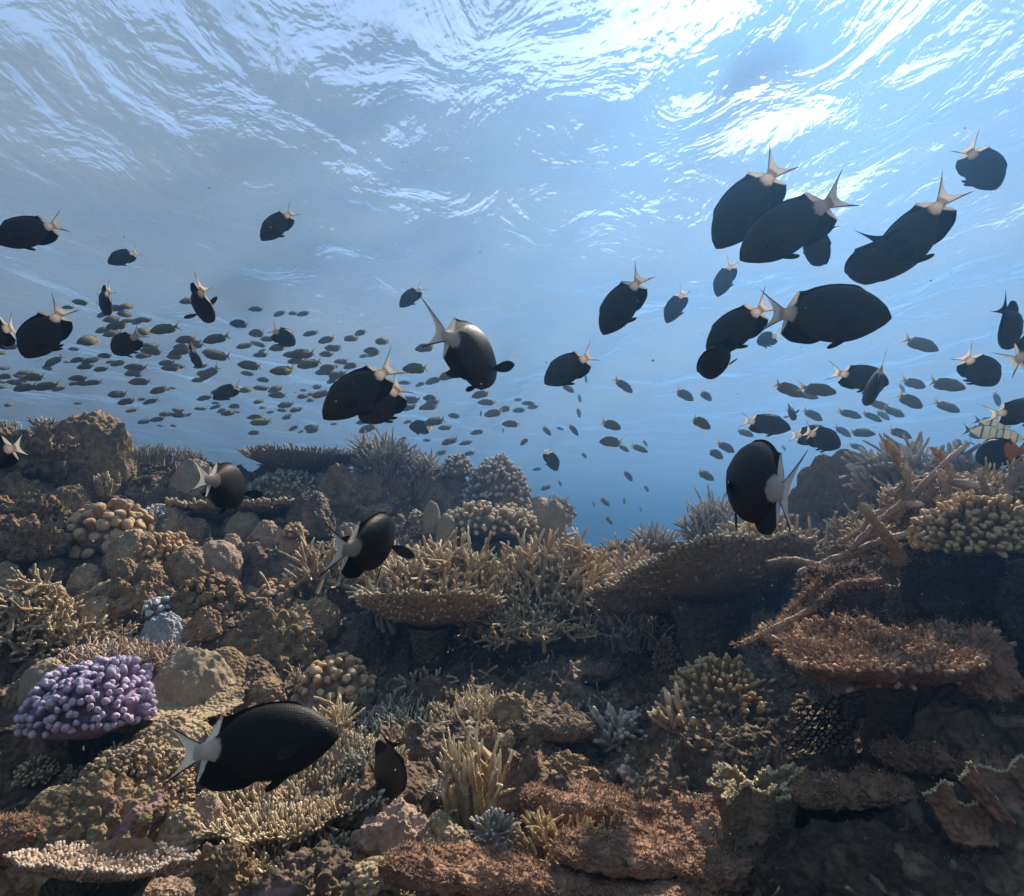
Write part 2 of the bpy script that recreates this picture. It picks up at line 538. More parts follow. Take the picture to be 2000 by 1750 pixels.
def H(x, y):
    x = np.asarray(x, float); y = np.asarray(y, float)
    sh = x.shape
    x = x.ravel(); y = y.ravel()
    z = np.empty_like(x)
    for s in range(0, len(x), 20000):
        e = slice(s, s + 20000)
        z[e] = np.sqrt((x[e, None] - _cp[None, :, 0]) ** 2 + (y[e, None] - _cp[None, :, 1]) ** 2) @ _W
    z += _cp[:, 2].mean()
    p = np.stack([x, y, z * 0.5], -1)
    zz = z + 0.05 * fbm(p * 3.1, 2)
    st = 0.17
    k = zz / st
    fr = k - np.floor(k)
    ter = st * (np.floor(k) + 0.90 * np.clip((fr - 0.78) / 0.22, 0, 1) + 0.10 * fr)
    near = np.clip((6.0 - y) / 1.5, 0, 1)
    z = z + near * (0.85 * (ter - zz) + 0.05)
    z = z + 0.055 * fbm(p * 5.0 + 3.3, 3) + 0.040 * billow(p * 8.0, 2) + 0.012 * fbm(p * 34.0, 2)
    return z.reshape(sh)


def hit(px, py, d0=None):
    """first point of the reef slope seen along the pixel's ray"""
    d = np.geomspace(0.45, 7.0, 420)
    P = ray(px, py)[None] * d[:, None]
    g = P[:, 2] - H(P[:, 0], P[:, 1])
    k = np.argmax(g < 0)
    if g[k] < 0:
        return P[k], d[k]
    d0 = d0 or 3.4
    return at(px, py, d0), d0


def build_terrain():
    ys = np.concatenate([np.linspace(-2.0, 0.5, 24, endpoint=False), np.geomspace(0.5, 4.6, 860), np.geomspace(4.65, 12.0, 50)])
    us = np.concatenate([np.linspace(-1, -0.66, 50, endpoint=False), np.linspace(-0.66, 0.66, 760), np.linspace(0.66, 1, 51)[1:]])
    half = 0.9 + np.maximum(ys, 0) * 1.25 + np.maximum(ys - 3, 0) * 1.5
    X = us[None] * half[:, None]
    Y = np.broadcast_to(ys[:, None], X.shape)
    Z = H(X, Y)
    q3 = np.stack([X, Y, Z], -1)
    Xj = X + 0.014 * fbm(q3 * 14.0, 3)
    Yj = Y + 0.034 * fbm(q3 * 10.0 + 40, 3)
    Z = Z + 0.006 * fbm(q3 * 75.0, 2)
    ny, nx = X.shape
    idx = np.arange(ny * nx).reshape(ny, nx)
    q = np.stack([idx[:-1, :-1], idx[:-1, 1:], idx[1:, 1:], idx[1:, :-1]], -1).reshape(-1, 4)
    mb = MB()
    mb.add(np.stack([Xj, Yj, Z], -1).reshape(-1, 3), q)
    tag(mb.build('reef_terrain', M['rock']), kind='structure')
    # deep sand floor far below
    fb = MB()
    fb.add([(-110, -15, -3.2), (110, -15, -3.2), (110, 100, -3.2), (-110, 100, -3.2)], [(0, 1, 2, 3)])
    tag(fb.build('ground', M['rock']), kind='structure')


build_terrain()

# ------------------------------------------------------------------ coral builders (px, py = where the colony meets the reef in the photo)
GAP = {}


def base_at(px, py, d=None):
    if d is None:
        p, dd = hit(px, py)
        return p, dd
    return at(px, py, d), d


def boulder(name, label, cat, px, py, w, h, mat, d=None, lumps=0, lump=0.12, rough=0.06, sub=6, fine=0.013, flat=0.0, depth=None, group=None, nscale=2.5, seed=0, sink=0.15):
    p, dd = base_at(px, py, d)
    s = dd / F
    rx, rz = w * s / 2, h * s
    ry = depth * s / 2 if depth else rx * 0.85
    v, f = ico(sub)
    n = v.copy()
    up = np.maximum(n[:, 2], -0.35)
    if flat:
        up = np.sign(up) * np.abs(up) ** (1 - flat)
    disp = 1 + rough * fbm(n * nscale + seed * 3.7 + px * 0.01, 4) + rough * 0.35 * fbm(n * nscale * 5 + seed, 2) + fine * (fbm(n * 17 + seed, 2) + 0.6 * billow(n * 30 + seed, 1))
    if lumps:
        c = fib(lumps) + RNG.normal(size=(lumps, 3)) * 0.35 / math.sqrt(lumps)
        c = unit(c)
        rad = 2.1 / math.sqrt(lumps)
        rads = rad * RNG.uniform(0.75, 1.25, lumps)
        b = np.zeros(len(n))
        for k in range(lumps):
            dst = np.linalg.norm(n - c[k], axis=1) / rads[k]
            b = np.maximum(b, np.sqrt(np.maximum(0, 1 - dst * dst)) * rads[k] / rad)
        disp = disp + lump * (b - 0.6)
    V = np.stack([n[:, 0] * rx * disp, n[:, 1] * ry * disp, (up * disp) * rz / 1.0 - rz * sink + 0.0], -1)
    mb = MB()
    mb.add(V, tris=f)
    o = mb.build(name, M[mat], loc=p)
    return tag(o, label, cat, group)


def bush(name, label, cat, px, py, w, h, mat, n=60, r=2.2, side=3, d=None, spread=1.0, lean=(0, 0, 0), depth=1.0, S=6, bend=0.25, taper=0.5, sidelen=0.5, horiz=0.0, group=None, filled=0.35, K=8, rand=0.0):
    """branching (staghorn-like) colony; w, h, r in photo pixels"""
    p, dd = base_at(px, py, d)
    s = dd / F
    rx, rz = w * s / 2, h * s
    mb = MB()
    a = RNG.uniform(0, 2 * math.pi, n)
    q = np.sqrt(RNG.uniform(0, 1, n))
    base = np.stack([np.cos(a) * q * rx * filled, np.sin(a) * q * rx * filled * depth, -0.15 * rz * np.ones(n)], -1)
    el = RNG.uniform(0.0, 1.0, n)
    tip = np.stack([np.cos(a) * rx * spread * q, np.sin(a) * rx * spread * depth * q, rz * np.sqrt(np.maximum(0.08, 1 - (0.85 * q) ** 2)) * RNG.uniform(0.7, 1.08, n) * (1 - horiz * el)], -1)
    tip = tip + np.array(lean) * rx + RNG.normal(size=(n, 3)) * np.array([1, depth, 0.45]) * rx * rand
    tip[:, 2] = np.maximum(tip[:, 2], 0.1 * rz)
    D = tip - base
    L = np.linalg.norm(D, axis=1)
    P = branches(mb, base, D, L, r * s * RNG.uniform(0.8, 1.25, n), bend=bend, S=S, taper=taper, K=K)
    for lev in range(side):
        k = RNG.integers(2, P.shape[1] - 3, n)
        st = P[np.arange(n), k]
        D2 = unit(D) * RNG.uniform(0.4, 1.1, (n, 1)) + unit(RNG.normal(size=(n, 3)) * np.array([1, 1, 0.6])) * 0.9
        L2 = L * RNG.uniform(0.5, 1.0, n) * sidelen
        branches(mb, st, D2, L2, r * s * RNG.uniform(0.65, 1.0, n), bend=bend, S=S, taper=taper, K=K)
    o = mb.build(name, M[mat], loc=p)
    return tag(o, label, cat, group)


def fingers(name, label, cat, px, py, w, h, mat, n=120, r=5, ln=14, d=None, flat=0.5, group=None, under='under', depth=1.0, S=7, knob=True, top_only=0.0, rug=0.35):
    """dome or cushion covered in stubby finger-like knobs: body + branchlets"""
    p, dd = base_at(px, py, d)
    s = dd / F
    rx, rz = w * s / 2 - ln * s * 0.55, h * s - ln * s * 0.55
    root = empty(name, p)
    tag(root, label, cat, group)
    v, f = ico(4)
    inner = 0.9
    disp = 1 + 0.10 * fbm(v * 2.2 + px, 3)
    sc3 = np.array([rx, rx * depth, rz])
    mb = MB()
    mb.add(v * disp[:, None] * sc3 * inner * np.stack([np.where(v[:, 2] < 0, 0.55 + 0.45 * np.sqrt(np.maximum(0, 1 - v[:, 2] ** 2)), 1.0)] * 2 + [np.where(v[:, 2] < 0, 0.45, 0.9)], -1), tris=f)
    mb.build('coral_base', M[under], root)
    c = fib(int(n * 1.9))
    c = unit(c + RNG.normal(size=c.shape) * 0.7 / math.sqrt(n))
    c = c[c[:, 2] > -0.25 + top_only]
    P0 = c * sc3 * 0.84
    nrm = unit(c / sc3 * rx)
    D = nrm + np.array([0, 0, 0.25]) + RNG.normal(size=c.shape) * 0.22
    L = (ln * s) * RNG.uniform(0.75, 1.3, len(c)) + 0.12 * np.linalg.norm(c * sc3, axis=1)
    mb = MB()
    m = len(c)
    t = np.array([0, 0.4, 0.7, 0.86, 0.95, 1.0])
    prof = np.array([0.75, 0.95, 1.08, 0.95, 0.62, 0.1]) if knob else np.array([1.0, 0.9, 0.75, 0.55, 0.35, 0.05])
    D = unit(D)
    cl = fbm(c * 2.6 + px * 0.1, 2)
    L = L * (1 + 0.45 * cl)
    P = P0[:, None] + D[:, None] * (L[:, None] * t)[..., None]
    rr = (r * s * RNG.uniform(0.8, 1.2, m))[:, None] * prof[None]
    tubes(mb, P, rr, S, att=np.broadcast_to(t[None], (m, 6)), jit=0.05)
    vv = mb.v[-1]
    qq = vv / (r * s)
    mb.v[-1] = vv + rug * r * s * np.stack([vnoise(qq * 0.75), vnoise(qq * 0.75 + 40), vnoise(qq * 0.75 + 80)], -1)
    mb.build('branchlets', M[mat], root)
    return root


def table(name, label, cat, px, py, w, d, mat, tilt=10, roll=0, funnel=0.3, aspect=1.0, n=420, ln=9, r=2.3, thick=4, stalk=0.16, under_n=60, group=None, wav=0.06, hairy=0.0, base_px=None, under='under', irregular=0.10, turf=0, stalk_mat=None):
    """plate or vase shaped table coral: plate, branchlets, stalk. px, py = middle of the rim plane"""
    s = d / F
    p = at(px, py, d)
    Rr = w * s / 2
    root = empty(name, p)
    tag(root, label, cat, group)
    rot = Matrix.Rotation(R(roll), 3, 'Y') @ Matrix.Rotation(R(-tilt), 3, 'X')
    rot = np.array(rot)
    nr, na = 26, 120
    rr = np.linspace(0, 1, nr)
    an = np.arange(na) * 2 * math.pi / na
    ca, sa = np.cos(an), np.sin(an)
    edge = 1 + irregular * fbm(np.stack([ca * 1.6, sa * 1.6, np.full(na, px * 0.013)], -1), 3) + 0.03 * fbm(np.stack([ca * 9, sa * 9, np.full(na, px * 0.03)], -1), 2)
    wv = wav * fbm(np.stack([ca * 2.2, sa * 2.2, np.full(na, px * 0.021 + 5)], -1), 2)

    def surf(q, ai, ca_, sa_, e_, w_):
        x = ca_ * q * Rr * e_
        y = sa_ * q * Rr * e_ * aspect
        z = Rr * (funnel * (q ** 1.4 - 1) + w_ * q * q)
        return np.stack([x, y, z], -1)
    Q, AI = np.meshgrid(rr, np.arange(na), indexing='ij')
    top = surf(Q, AI, ca[AI], sa[AI], edge[AI], wv[AI])
    th = thick * s * (0.5 + 1.2 * (1 - Q)) * (1 - 0.75 * Q ** 8)
    top[..., 2] += 0.010 * Rr * 6 * fbm(top * 60 / 1.0, 2) * 0.1
    bot = top - np.stack([np.zeros_like(th), np.zeros_like(th), th + 0.004 * fbm(top * 45, 2) * Q], -1)
    idx = np.arange(nr * na).reshape(nr, na)
    nx = np.roll(idx, -1, axis=1)
    q1 = np.stack([idx[:-1], idx[1:], nx[1:], nx[:-1]], -1).reshape(-1, 4)
    off = nr * na
    q2 = q1[:, ::-1] + off
    q3 = np.stack([idx[-1], idx[-1] + off, nx[-1] + off, nx[-1]], -1)
    mb = MB()
    mb.add(np.concatenate([top.reshape(-1, 3), bot.reshape(-1, 3)]) @ rot.T, np.concatenate([q1, q2, q3]))
    mb.build('plate', M[under], root)
    # branchlets on the upper face, densest along the rim
    m1 = int(n * 0.62); m2 = n - m1
    q = np.concatenate([np.sqrt(RNG.uniform(0.02, 1, m1)), RNG.uniform(0.955, 1.0, m2)])
    ai = RNG.integers(0, na, n)
    B = surf(q, ai, ca[ai], sa[ai], edge[ai], wv[ai])
    out = np.stack([ca[ai], sa[ai], np.zeros(n)], -1)
    D = out * (0.15 + 1.0 * q[:, None] ** 6) * RNG.uniform(0.4, 1.1, (n, 1)) + np.array([0, 0, 1.0]) + RNG.normal(size=(n, 3)) * 0.18
    mb = MB()
    branches(mb, B @ rot.T - unit(D) @ rot.T * r * s, D @ rot.T, ln * s * RNG.uniform(0.6, 1.35, n), r * s * RNG.uniform(0.8, 1.2, n), bend=0.2, K=6, S=6, taper=0.5)
    if under_n:
        q = RNG.uniform(0.35, 0.98, under_n); ai = RNG.integers(0, na, under_n)
        B = surf(q, ai, ca[ai], sa[ai], edge[ai], wv[ai]); B[:, 2] -= thick * s * 0.8
        D = np.stack([ca[ai], sa[ai], np.full(under_n, 0.25)], -1) + RNG.normal(size=(under_n, 3)) * 0.4
        branches(mb, B @ rot.T, D @ rot.T, ln * s * RNG.uniform(0.5, 1.2, under_n), r * s * 0.9, bend=0.3, K=6, S=6, taper=0.4)
    mb.build('branchlets', M[mat], root)
    if turf:
        q = np.sqrt(RNG.uniform(0.02, 1, turf)); ai = RNG.integers(0, na, turf)
        B = surf(q, ai, ca[ai], sa[ai], edge[ai], wv[ai])
        B[:, 2] += RNG.uniform(0, ln * s * 0.9, turf)
        D = np.stack([ca[ai] * q ** 3, sa[ai] * q ** 3, np.full(turf, 0.7)], -1) + RNG.normal(size=(turf, 3)) * 0.6
        mt_ = MB()
        branches(mt_, B @ rot.T, D @ rot.T, 10 * s * RNG.uniform(0.4, 1.6, turf), 0.7 * s, bend=0.5, K=4, S=4, taper=0.6, jit=0)
        mt_.build('algae_turf', M['turf'], root)
    # stalk down to the reef
    a0 = (np.array([0, 0, -Rr * funnel * 0.95]) @ rot.T)
    gx, gy = (p + a0)[:2]
    gy += 0.02
    gz = float(H(np.array([gx]), np.array([gy]))[0]) - p[2] - 0.05
    gz = min(gz, a0[2] - 0.05)
    K = 10
    t = np.linspace(0, 1, K)
    P = a0[None] * (1 - t)[:, None] + np.array([a0[0], a0[1] + 0.04, gz])[None] * t[:, None]
    rad = Rr * stalk * (1 + 0.9 * (1 - t) ** 3 + 0.5 * t ** 2)
    mb = MB()
    tubes(mb, P[None], rad[None], 18, jit=0.05)
    mb.build('stalk', M[stalk_mat or under], root)
    return root


def fuzz(mb, v, n, count, ln, r, pick=None, up=0.5):
    w = np.ones(len(v)) if pick is None else np.maximum(pick, 0)
    i = RNG.choice(len(v), count, p=w / w.sum())
    D = n[i] + np.array([0, 0, up]) + RNG.normal(size=(count, 3)) * 0.6
    branches(mb, v[i], D, ln * RNG.uniform(0.4, 1.5, count), r * RNG.uniform(0.7, 1.2, count), bend=0.5, K=4, S=4, taper=0.7, jit=0)


def ledge(name, label, cat, px, py, w, h, mat, d=None, depth=None, turf=1500, tl=7, tr=0.9, lumps=0, lump=0.15, roll=0, tilt=0, rough=0.14, turfmat='turf', group=None, sub=6, seed=0, part='algae_turf'):
    """overgrown rock slab; px, py = its middle"""
    if d is None:
        p, d = hit(px, py + h * 0.3)
        p = at(px, py, d)
    else:
        p = at(px, py, d)
    s = d / F
    rx, rz = w * s / 2, h * s / 2
    ry = (depth or w * 0.6) * s / 2
    v, f = ico(sub)
    sg = np.sign(v) * np.abs(v) ** np.array([0.75, 0.75, 0.62])
    V = sg * np.array([rx, ry, rz])
    nn = v
    sz = min(rx, ry)
    amp = rough * min(rz * 1.6, sz)
    V = V + nn * (amp * fbm(V / sz * 2.3 + seed, 4))[:, None] + nn * (amp * 0.55 * billow(V / sz * 6.5 + seed, 2))[:, None]
    V = V + np.array([0, 0, 1.0]) * (0.5 * amp * fbm(V / sz * 3.1 + 7 + seed, 3))[:, None]
    if lumps:
        c = np.stack([RNG.uniform(-1, 1, lumps) * rx, RNG.uniform(-1, 1, lumps) * ry], -1)
        lr = 1.15 * math.sqrt(rx * ry / lumps)
        b = np.zeros(len(V))
        for k in range(lumps):
            dd = np.linalg.norm(V[:, :2] - c[k], axis=1) / (lr * RNG.uniform(0.7, 1.2))
            b = np.maximum(b, np.sqrt(np.maximum(0, 1 - dd * dd)))
        V[:, 2] += b * lr * lump * 8 * (v[:, 2] > -0.2) * np.clip(v[:, 2] + 0.3, 0, 1)
    rot = np.array(Matrix.Rotation(R(roll), 3, 'Y') @ Matrix.Rotation(R(tilt), 3, 'X'))
    V = V @ rot.T
    N_ = vnormals(V, f)
    mb = MB()
    mb.add(V, tris=f, att=np.zeros(len(V)))
    o = mb.build(name, M[mat], loc=p)
    tag(o, label, cat, group)
    if turf:
        mb = MB()
        fuzz(mb, V, N_, turf, tl * s, tr * s, pick=np.clip(N_[:, 2] + 0.35, 0, 1))
        mb.build(part, M[turfmat], o)
    return o


def dead_branch(mb, pts, r0, r1, S=12, K=26, fz=None, n=0, ln=6):
    """thick overgrown branch through pixel points (px, py, d); radii in px"""
    P = np.array([at(*q) for q in pts])
    t0 = np.linspace(0, 1, len(P))
    t = np.linspace(0, 1, K)
    C = np.stack([np.interp(t, t0, P[:, k]) for k in range(3)], -1)
    for _ in range(3):
        C[1:-1] = 0.25 * C[:-2] + 0.5 * C[1:-1] + 0.25 * C[2:]
    s = np.mean([q[2] for q in pts]) / F
    rad = np.linspace(r0, r1, K) * s * (1 + 0.12 * RNG.normal(size=K))
    rad[-1] *= 0.2; rad[-2] *= 0.75
    tubes(mb, C[None], rad[None], S, jit=0.10)
    if fz is not None and n:
        i = RNG.integers(0, K - 1, n)
        D = unit(RNG.normal(size=(n, 3)))
        branches(fz, C[i] + (C[i + 1] - C[i]) * RNG.uniform(0, 1, (n, 1)) + D * rad[i][:, None] * 0.8, D + np.array([0, 0, 0.4]), ln * s * RNG.uniform(0.4, 1.4, n), 0.8 * s, bend=0.4, K=4, S=4, taper=0.6, jit=0)



def thicket(name, label, cat, px, py, w, h, mat, n=150, ln=60, r=4.6, d=None, depth=0.7, forks=2, up=0.55, group=None, out=0.5, K=8, S=6):
    """tangle of forking branches filling a mound w x h px, none of them longer than about ln px"""
    p, dd = base_at(px, py, d)
    s = dd / F
    rx, rz = w * s / 2, h * s
    u = unit(RNG.normal(size=(n, 3)))
    u[:, 2] = np.abs(u[:, 2])
    q = RNG.uniform(0.15, 1.0, n) ** 0.5
    B = u * q[:, None] * np.array([rx, rx * depth, rz]) * 0.82
    D = unit(RNG.normal(size=(n, 3)) + u * out + np.array([0, 0, up]))
    D[:, 2] = np.where(D[:, 2] < -0.25, -D[:, 2], D[:, 2])
    L = ln * s * RNG.uniform(0.55, 1.25, n)
    mb = MB()
    B = B - D * L[:, None] * 0.35
    P = branches(mb, B, D, L, r * s * RNG.uniform(0.8, 1.2, n), bend=0.16, S=S, K=K, taper=0.5)
    for f in range(forks):
        k = RNG.integers(2, K - 3, n)
        st = P[np.arange(n), k]
        side = RNG.normal(size=(n, 3))
        side = unit(side - D * np.sum(side * D, -1, keepdims=True))
        D2 = D * 0.75 + side * RNG.uniform(0.5, 1.0, (n, 1)) + np.array([0, 0, 0.2])
        branches(mb, st, D2, L * RNG.uniform(0.3, 0.62, n), r * s * RNG.uniform(0.65, 0.95, n), bend=0.16, S=S, K=K, taper=0.55)
    o = mb.build(name, M[mat], loc=p)
    return tag(o, label, cat, group)

# ------------------------------------------------------------------ the coral colonies
# --- back crest, from one side of the frame to the other
boulder('boulder_coral', 'tall domed coral head with a bright rim, standing against open water', 'coral', 170, 925, 165, 142, 'olive', d=3.05, lumps=240, lump=0.07, rough=0.045, flat=0.25)
bush('staghorn_coral', 'small staghorn tuft at the shoulder of the tall domed coral head', 'coral', 92, 858, 70, 48, 'grey', n=34, r=2.6, d=2.98)
bush('staghorn_coral', 'pale staghorn sprig on the crest at the very edge of the photo', 'coral', 14, 868, 60, 56, 'grey', n=22, r=3, d=2.9)
ledge('rock_ledge', 'sloping dark rock shoulder below the tall domed coral head', 'rock', 70, 900, 170, 60, 'olive', d=2.9, turf=300, tl=6, turfmat='rubble', rough=0.35, lumps=12, lump=0.1)
bush('branching_coral', 'low fuzzy branching coral on the crest beside the smooth grey dome', 'coral', 320, 905, 150, 36, 'grey', n=150, r=1.6, d=3.5, side=2, filled=0.8)
boulder('smooth_coral', 'smooth grey rounded dome below the back crest', 'coral', 375, 972, 92, 88, 'smooth', d=3.1, rough=0.05, flat=0.1)
table('table_coral', 'wide flat table coral with a fuzzy branched top on the back crest', 'coral', 605, 892, 215, 3.5, 'grey', tilt=-3, funnel=0.34, n=700, ln=15, r=2.0, stalk=0.35, under_n=90)
bush('staghorn_coral', 'bushy staghorn sticking up highest on the middle of the crest', 'coral', 745, 935, 145, 92, 'grey', n=110, r=3.0, d=3.4, side=3)
bush('staghorn_coral', 'spiky staghorn leaning off the crest beside the bushy staghorn', 'coral', 822, 950, 90, 68, 'grey', n=46, r=3.2, d=3.4, lean=(0.25, 0, 0))
boulder('encrusted_rock', 'dark encrusted rock under the crest staghorns', 'rock', 690, 1000, 180, 95, 'olive', d=3.25, lumps=40, lump=0.2, rough=0.2)
boulder('encrusted_rock', 'dark blunt rock beside the round finger-covered coral head', 'rock', 868, 1000, 110, 85, 'olive', d=3.3, lumps=18, lump=0.16, rough=0.15)
fingers('finger_coral', 'small finger coral clump perched on the dark blunt rock', 'coral', 893, 922, 62, 36, 'grey', n=60, r=3.2, ln=6, d=3.28)
fingers('finger_coral', 'big round coral head covered in blunt fingers at the edge of the dip', 'coral', 968, 1010, 152, 124, 'grey', n=330, r=3.6, ln=6, d=3.25)
fingers('finger_coral', 'low cushion of beige knobs under the big round coral head', 'coral', 955, 1032, 190, 52, 'tan', n=170, r=4.2, ln=7, d=3.0)
boulder('smooth_coral', 'smooth upright grey boulder standing alone at the rim of the dip', 'coral', 1078, 1042, 60, 76, 'smooth', d=3.1, rough=0.07, flat=0.35)
boulder('smooth_coral', 'short smooth knob leaning on the upright grey boulder', 'coral', 1052, 1036, 34, 48, 'smooth', d=3.12, rough=0.05)
boulder('smooth_coral', 'upper of two smooth egg-shaped lobes in front of the knobby cushion', 'coral', 843, 1018, 36, 46, 'smooth', d=2.85, rough=0.04)
boulder('smooth_coral', 'lower of two smooth egg-shaped lobes in front of the knobby cushion', 'coral', 872, 1040, 42, 42, 'smooth', d=2.8, rough=0.04)
fingers('finger_coral', 'tiny tan knob beside the smooth egg-shaped lobes', 'coral', 812, 1016, 28, 20, 'tan', n=24, r=3, ln=4, d=2.85)
# --- second tier, left half
table('table_coral', 'long table coral edged with pale curled fingers behind the brown fish', 'coral', 455, 985, 310, 2.9, 'tan', tilt=-2, roll=-2, funnel=0.16, aspect=0.55, n=520, ln=12, r=3.6, stalk=0.3, under_n=20)
fingers('finger_coral', 'grey-green wall of drooping fingers under the flat table coral', 'coral', 560, 972, 150, 52, 'greygreen', n=260, r=2.6, ln=9, d=3.2, rug=0.9)
boulder('boulder_coral', 'yellowish ball-shaped coral with a lit rim above the orange knobby coral', 'coral', 132, 1012, 88, 76, 'olive', d=2.75, rough=0.07, lumps=30, lump=0.05)
boulder('encrusted_rock', 'crumpled grey rock beside the yellowish ball-shaped coral', 'rock', 40, 990, 130, 70, 'olive', d=2.75, lumps=26, lump=0.2, rough=0.2)
ledge('rock_ledge', 'thin bright-edged rock ledge under the crumpled grey rock', 'rock', 60, 1008, 120, 44, 'olive', d=2.62, turf=300, tl=5, turfmat='rubble', rough=0.4, lumps=10, lump=0.1)
bush('staghorn_coral', 'little six-armed staghorn in the shade below the crest', 'coral', 205, 962, 52, 40, 'tan', n=14, r=4, d=2.85, side=1)
fingers('finger_coral', 'cluster of fat orange-tan knobs', 'coral', 215, 1062, 165, 82, 'orange', n=90, r=10, ln=10, d=2.55, S=10)
fingers('finger_coral', 'narrow mound of short beige fingers sloping down from the orange knobs', 'coral', 320, 1100, 145, 56, 'orange', n=200, r=4.6, ln=9, d=2.45)
fingers('finger_coral', 'pale blue-grey finger clump behind the beige sloping mound', 'coral', 305, 1022, 80, 30, 'blue', n=80, r=3.2, ln=6, d=2.7)
table('plate_coral', 'beige ribbed plate just behind the pale blue-grey finger clump', 'coral', 335, 1000, 70, 2.75, 'tan', tilt=-6, funnel=0.2, n=120, ln=4, r=2.4, under_n=0)
ledge('rock_ledge', 'flat-topped boulder with an undercut lip at the side of the photo', 'rock', 50, 1062, 145, 62, 'olive', d=2.35, turf=500, tl=4, turfmat='rubble', rough=0.3, lumps=8, lump=0.1)
boulder('encrusted_rock', 'round brown rock in the shadow under the long table coral', 'rock', 372, 1062, 78, 60, 'olive', d=2.65, rough=0.1, lumps=20, lump=0.1)
boulder('encrusted_rock', 'pinkish round-topped rock right of the shadowed brown rock', 'rock', 520, 1075, 80, 66, 'pink', d=2.6, rough=0.08)
fingers('finger_coral', 'small frilly brown coral in front of the pinkish rock', 'coral', 575, 1045, 44, 22, 'orange', n=30, r=4, ln=8, d=2.5)
thicket('staghorn_coral', 'bushy staghorn with sideways fingers filling the frame edge', 'coral', 40, 1285, 230, 185, 'tan', n=230, ln=52, r=5.0, d=1.85, up=0.1, out=1.0)
bush('staghorn_coral', 'forked staghorn branch beside the sideways-fingered bush', 'coral', 150, 1265, 80, 68, 'tan', n=16, r=5, d=1.9)
boulder('smooth_coral', 'small grey dome nestled above the sideways-fingered staghorn', 'coral', 102, 1178, 52, 46, 'brain', d=2.1, rough=0.04)
boulder('smooth_coral', 'brown dome with a lit edge next to the small grey dome', 'coral', 160, 1212, 62, 62, 'olive', d=2.05, rough=0.06)
boulder('encrusted_rock', 'lumpy dark rock above the pale brain coral', 'rock', 268, 1182, 140, 84, 'olive', d=2.15, lumps=30, lump=0.22, rough=0.2)
fingers('finger_coral', 'white-knobbed little coral just above the pale brain coral', 'coral', 312, 1200, 66, 34, 'blue', n=34, r=6, ln=5, d=2.0)
boulder('brain_coral', 'pale blue-grey brain coral dome with a wrinkled surface', 'coral', 320, 1266, 96, 78, 'blue', d=1.85, rough=0.05, lumps=260, lump=0.06)
fingers('lumpy_coral', 'brown lumpy coral ridge behind the big arched coral mound', 'coral', 405, 1208, 150, 92, 'olive', n=150, r=7.5, ln=8, d=2.05, under='olive', rug=0.5)
boulder('lumpy_coral', 'big arched coral mound with a yellow crusty crown', 'coral', 535, 1300, 205, 132, 'olive', d=1.95, lumps=220, lump=0.12, rough=0.16, seed=2)
fingers('finger_coral', 'cluster of small beige knobs behind the big arched mound', 'coral', 540, 1178, 90, 44, 'orange', n=40, r=7, ln=6, d=2.2)
fingers('finger_coral', 'pinkish-tan cushion of rounded knobs above the black fish', 'coral', 655, 1372, 155, 92, 'orange', n=110, r=7.5, ln=8, d=1.65, S=9)
boulder('smooth_coral', 'dark smooth dome in the shade beside the cone-shaped coral', 'coral', 480, 1372, 150, 100, 'rock', d=1.75, rough=0.06)
boulder('boulder_coral', 'cone-shaped tan coral with a rough top', 'coral', 372, 1372, 165, 118, 'smooth', d=1.62, rough=0.07, lumps=300, lump=0.03)
table('plate_coral', 'wavy pale-edged plate below the cone-shaped coral', 'coral', 372, 1368, 185, 1.52, 'tan', tilt=-14, roll=3, funnel=0.18, n=60, ln=2, r=2.5, under_n=0, wav=0.12, under='brain')
boulder('smooth_coral', 'fine-grained tan mound beneath the wavy plate and the white tail', 'coral', 335, 1480, 170, 92, 'brain', d=1.4, rough=0.07)
boulder('encrusted_rock', 'tan pitted rock half hidden behind the big black fish', 'rock', 430, 1560, 110, 130, 'brain', d=1.38, rough=0.1)
bush('rubble_coral', 'patch of tangled brown twig coral behind the purple coral', 'coral', 245, 1300, 240, 52, 'pink', n=220, r=2.6, d=1.72, side=3, filled=0.9, bend=0.6, depth=0.8)
fingers('finger_coral', 'purple finger coral with pale rounded tips', 'coral', 176, 1395, 222, 108, 'purple', n=340, r=6.0, ln=15, d=1.38, under='purple', S=10, top_only=0.12, rug=0.35)
fingers('lumpy_coral', 'yellow-olive warty coral mound below the white fish tail', 'coral', 258, 1566, 225, 112, 'brain', n=620, r=4.4, ln=7, d=1.2, under='olive', rug=0.5)
boulder('lumpy_coral', 'large bumpy coral boulder low in the corner under the warty mound', 'coral', 172, 1672, 290, 150, 'olive', d=1.08, lumps=230, lump=0.15, rough=0.12, seed=5)
boulder('smooth_coral', 'smooth pale green hump on the back of the large bumpy boulder', 'coral', 108, 1610, 130, 82, 'brain', d=1.16, rough=0.05)
boulder('brain_coral', 'small round brain coral between the bumpy boulder and the fine staghorn', 'coral', 352, 1650, 92, 78, 'brain', d=1.1, lumps=120, lump=0.06, rough=0.05)
boulder('encrusted_rock', 'mauve-topped knob above the small round brain coral', 'rock', 400, 1600, 60, 56, 'pink', d=1.14, rough=0.12)
table('table_coral', 'pinkish table coral with a fringe of stubby fingers along the lower corner', 'coral', 205, 1678, 350, 0.86, 'pink', tilt=15, roll=2, funnel=0.18, aspect=0.5, n=800, ln=13, r=4.4, stalk=0.3, under_n=40)
boulder('encrusted_rock', 'greenish crusted rock at the end of the pinkish fringe', 'rock', 430, 1735, 130, 90, 'olive', d=0.98, lumps=50, lump=0.16, rough=0.22)
ledge('rock_ledge', 'orange-brown crusted lump at the lower corner of the photo', 'rock', 15, 1640, 110, 80, 'turf', d=1.0, turf=600, tl=7)
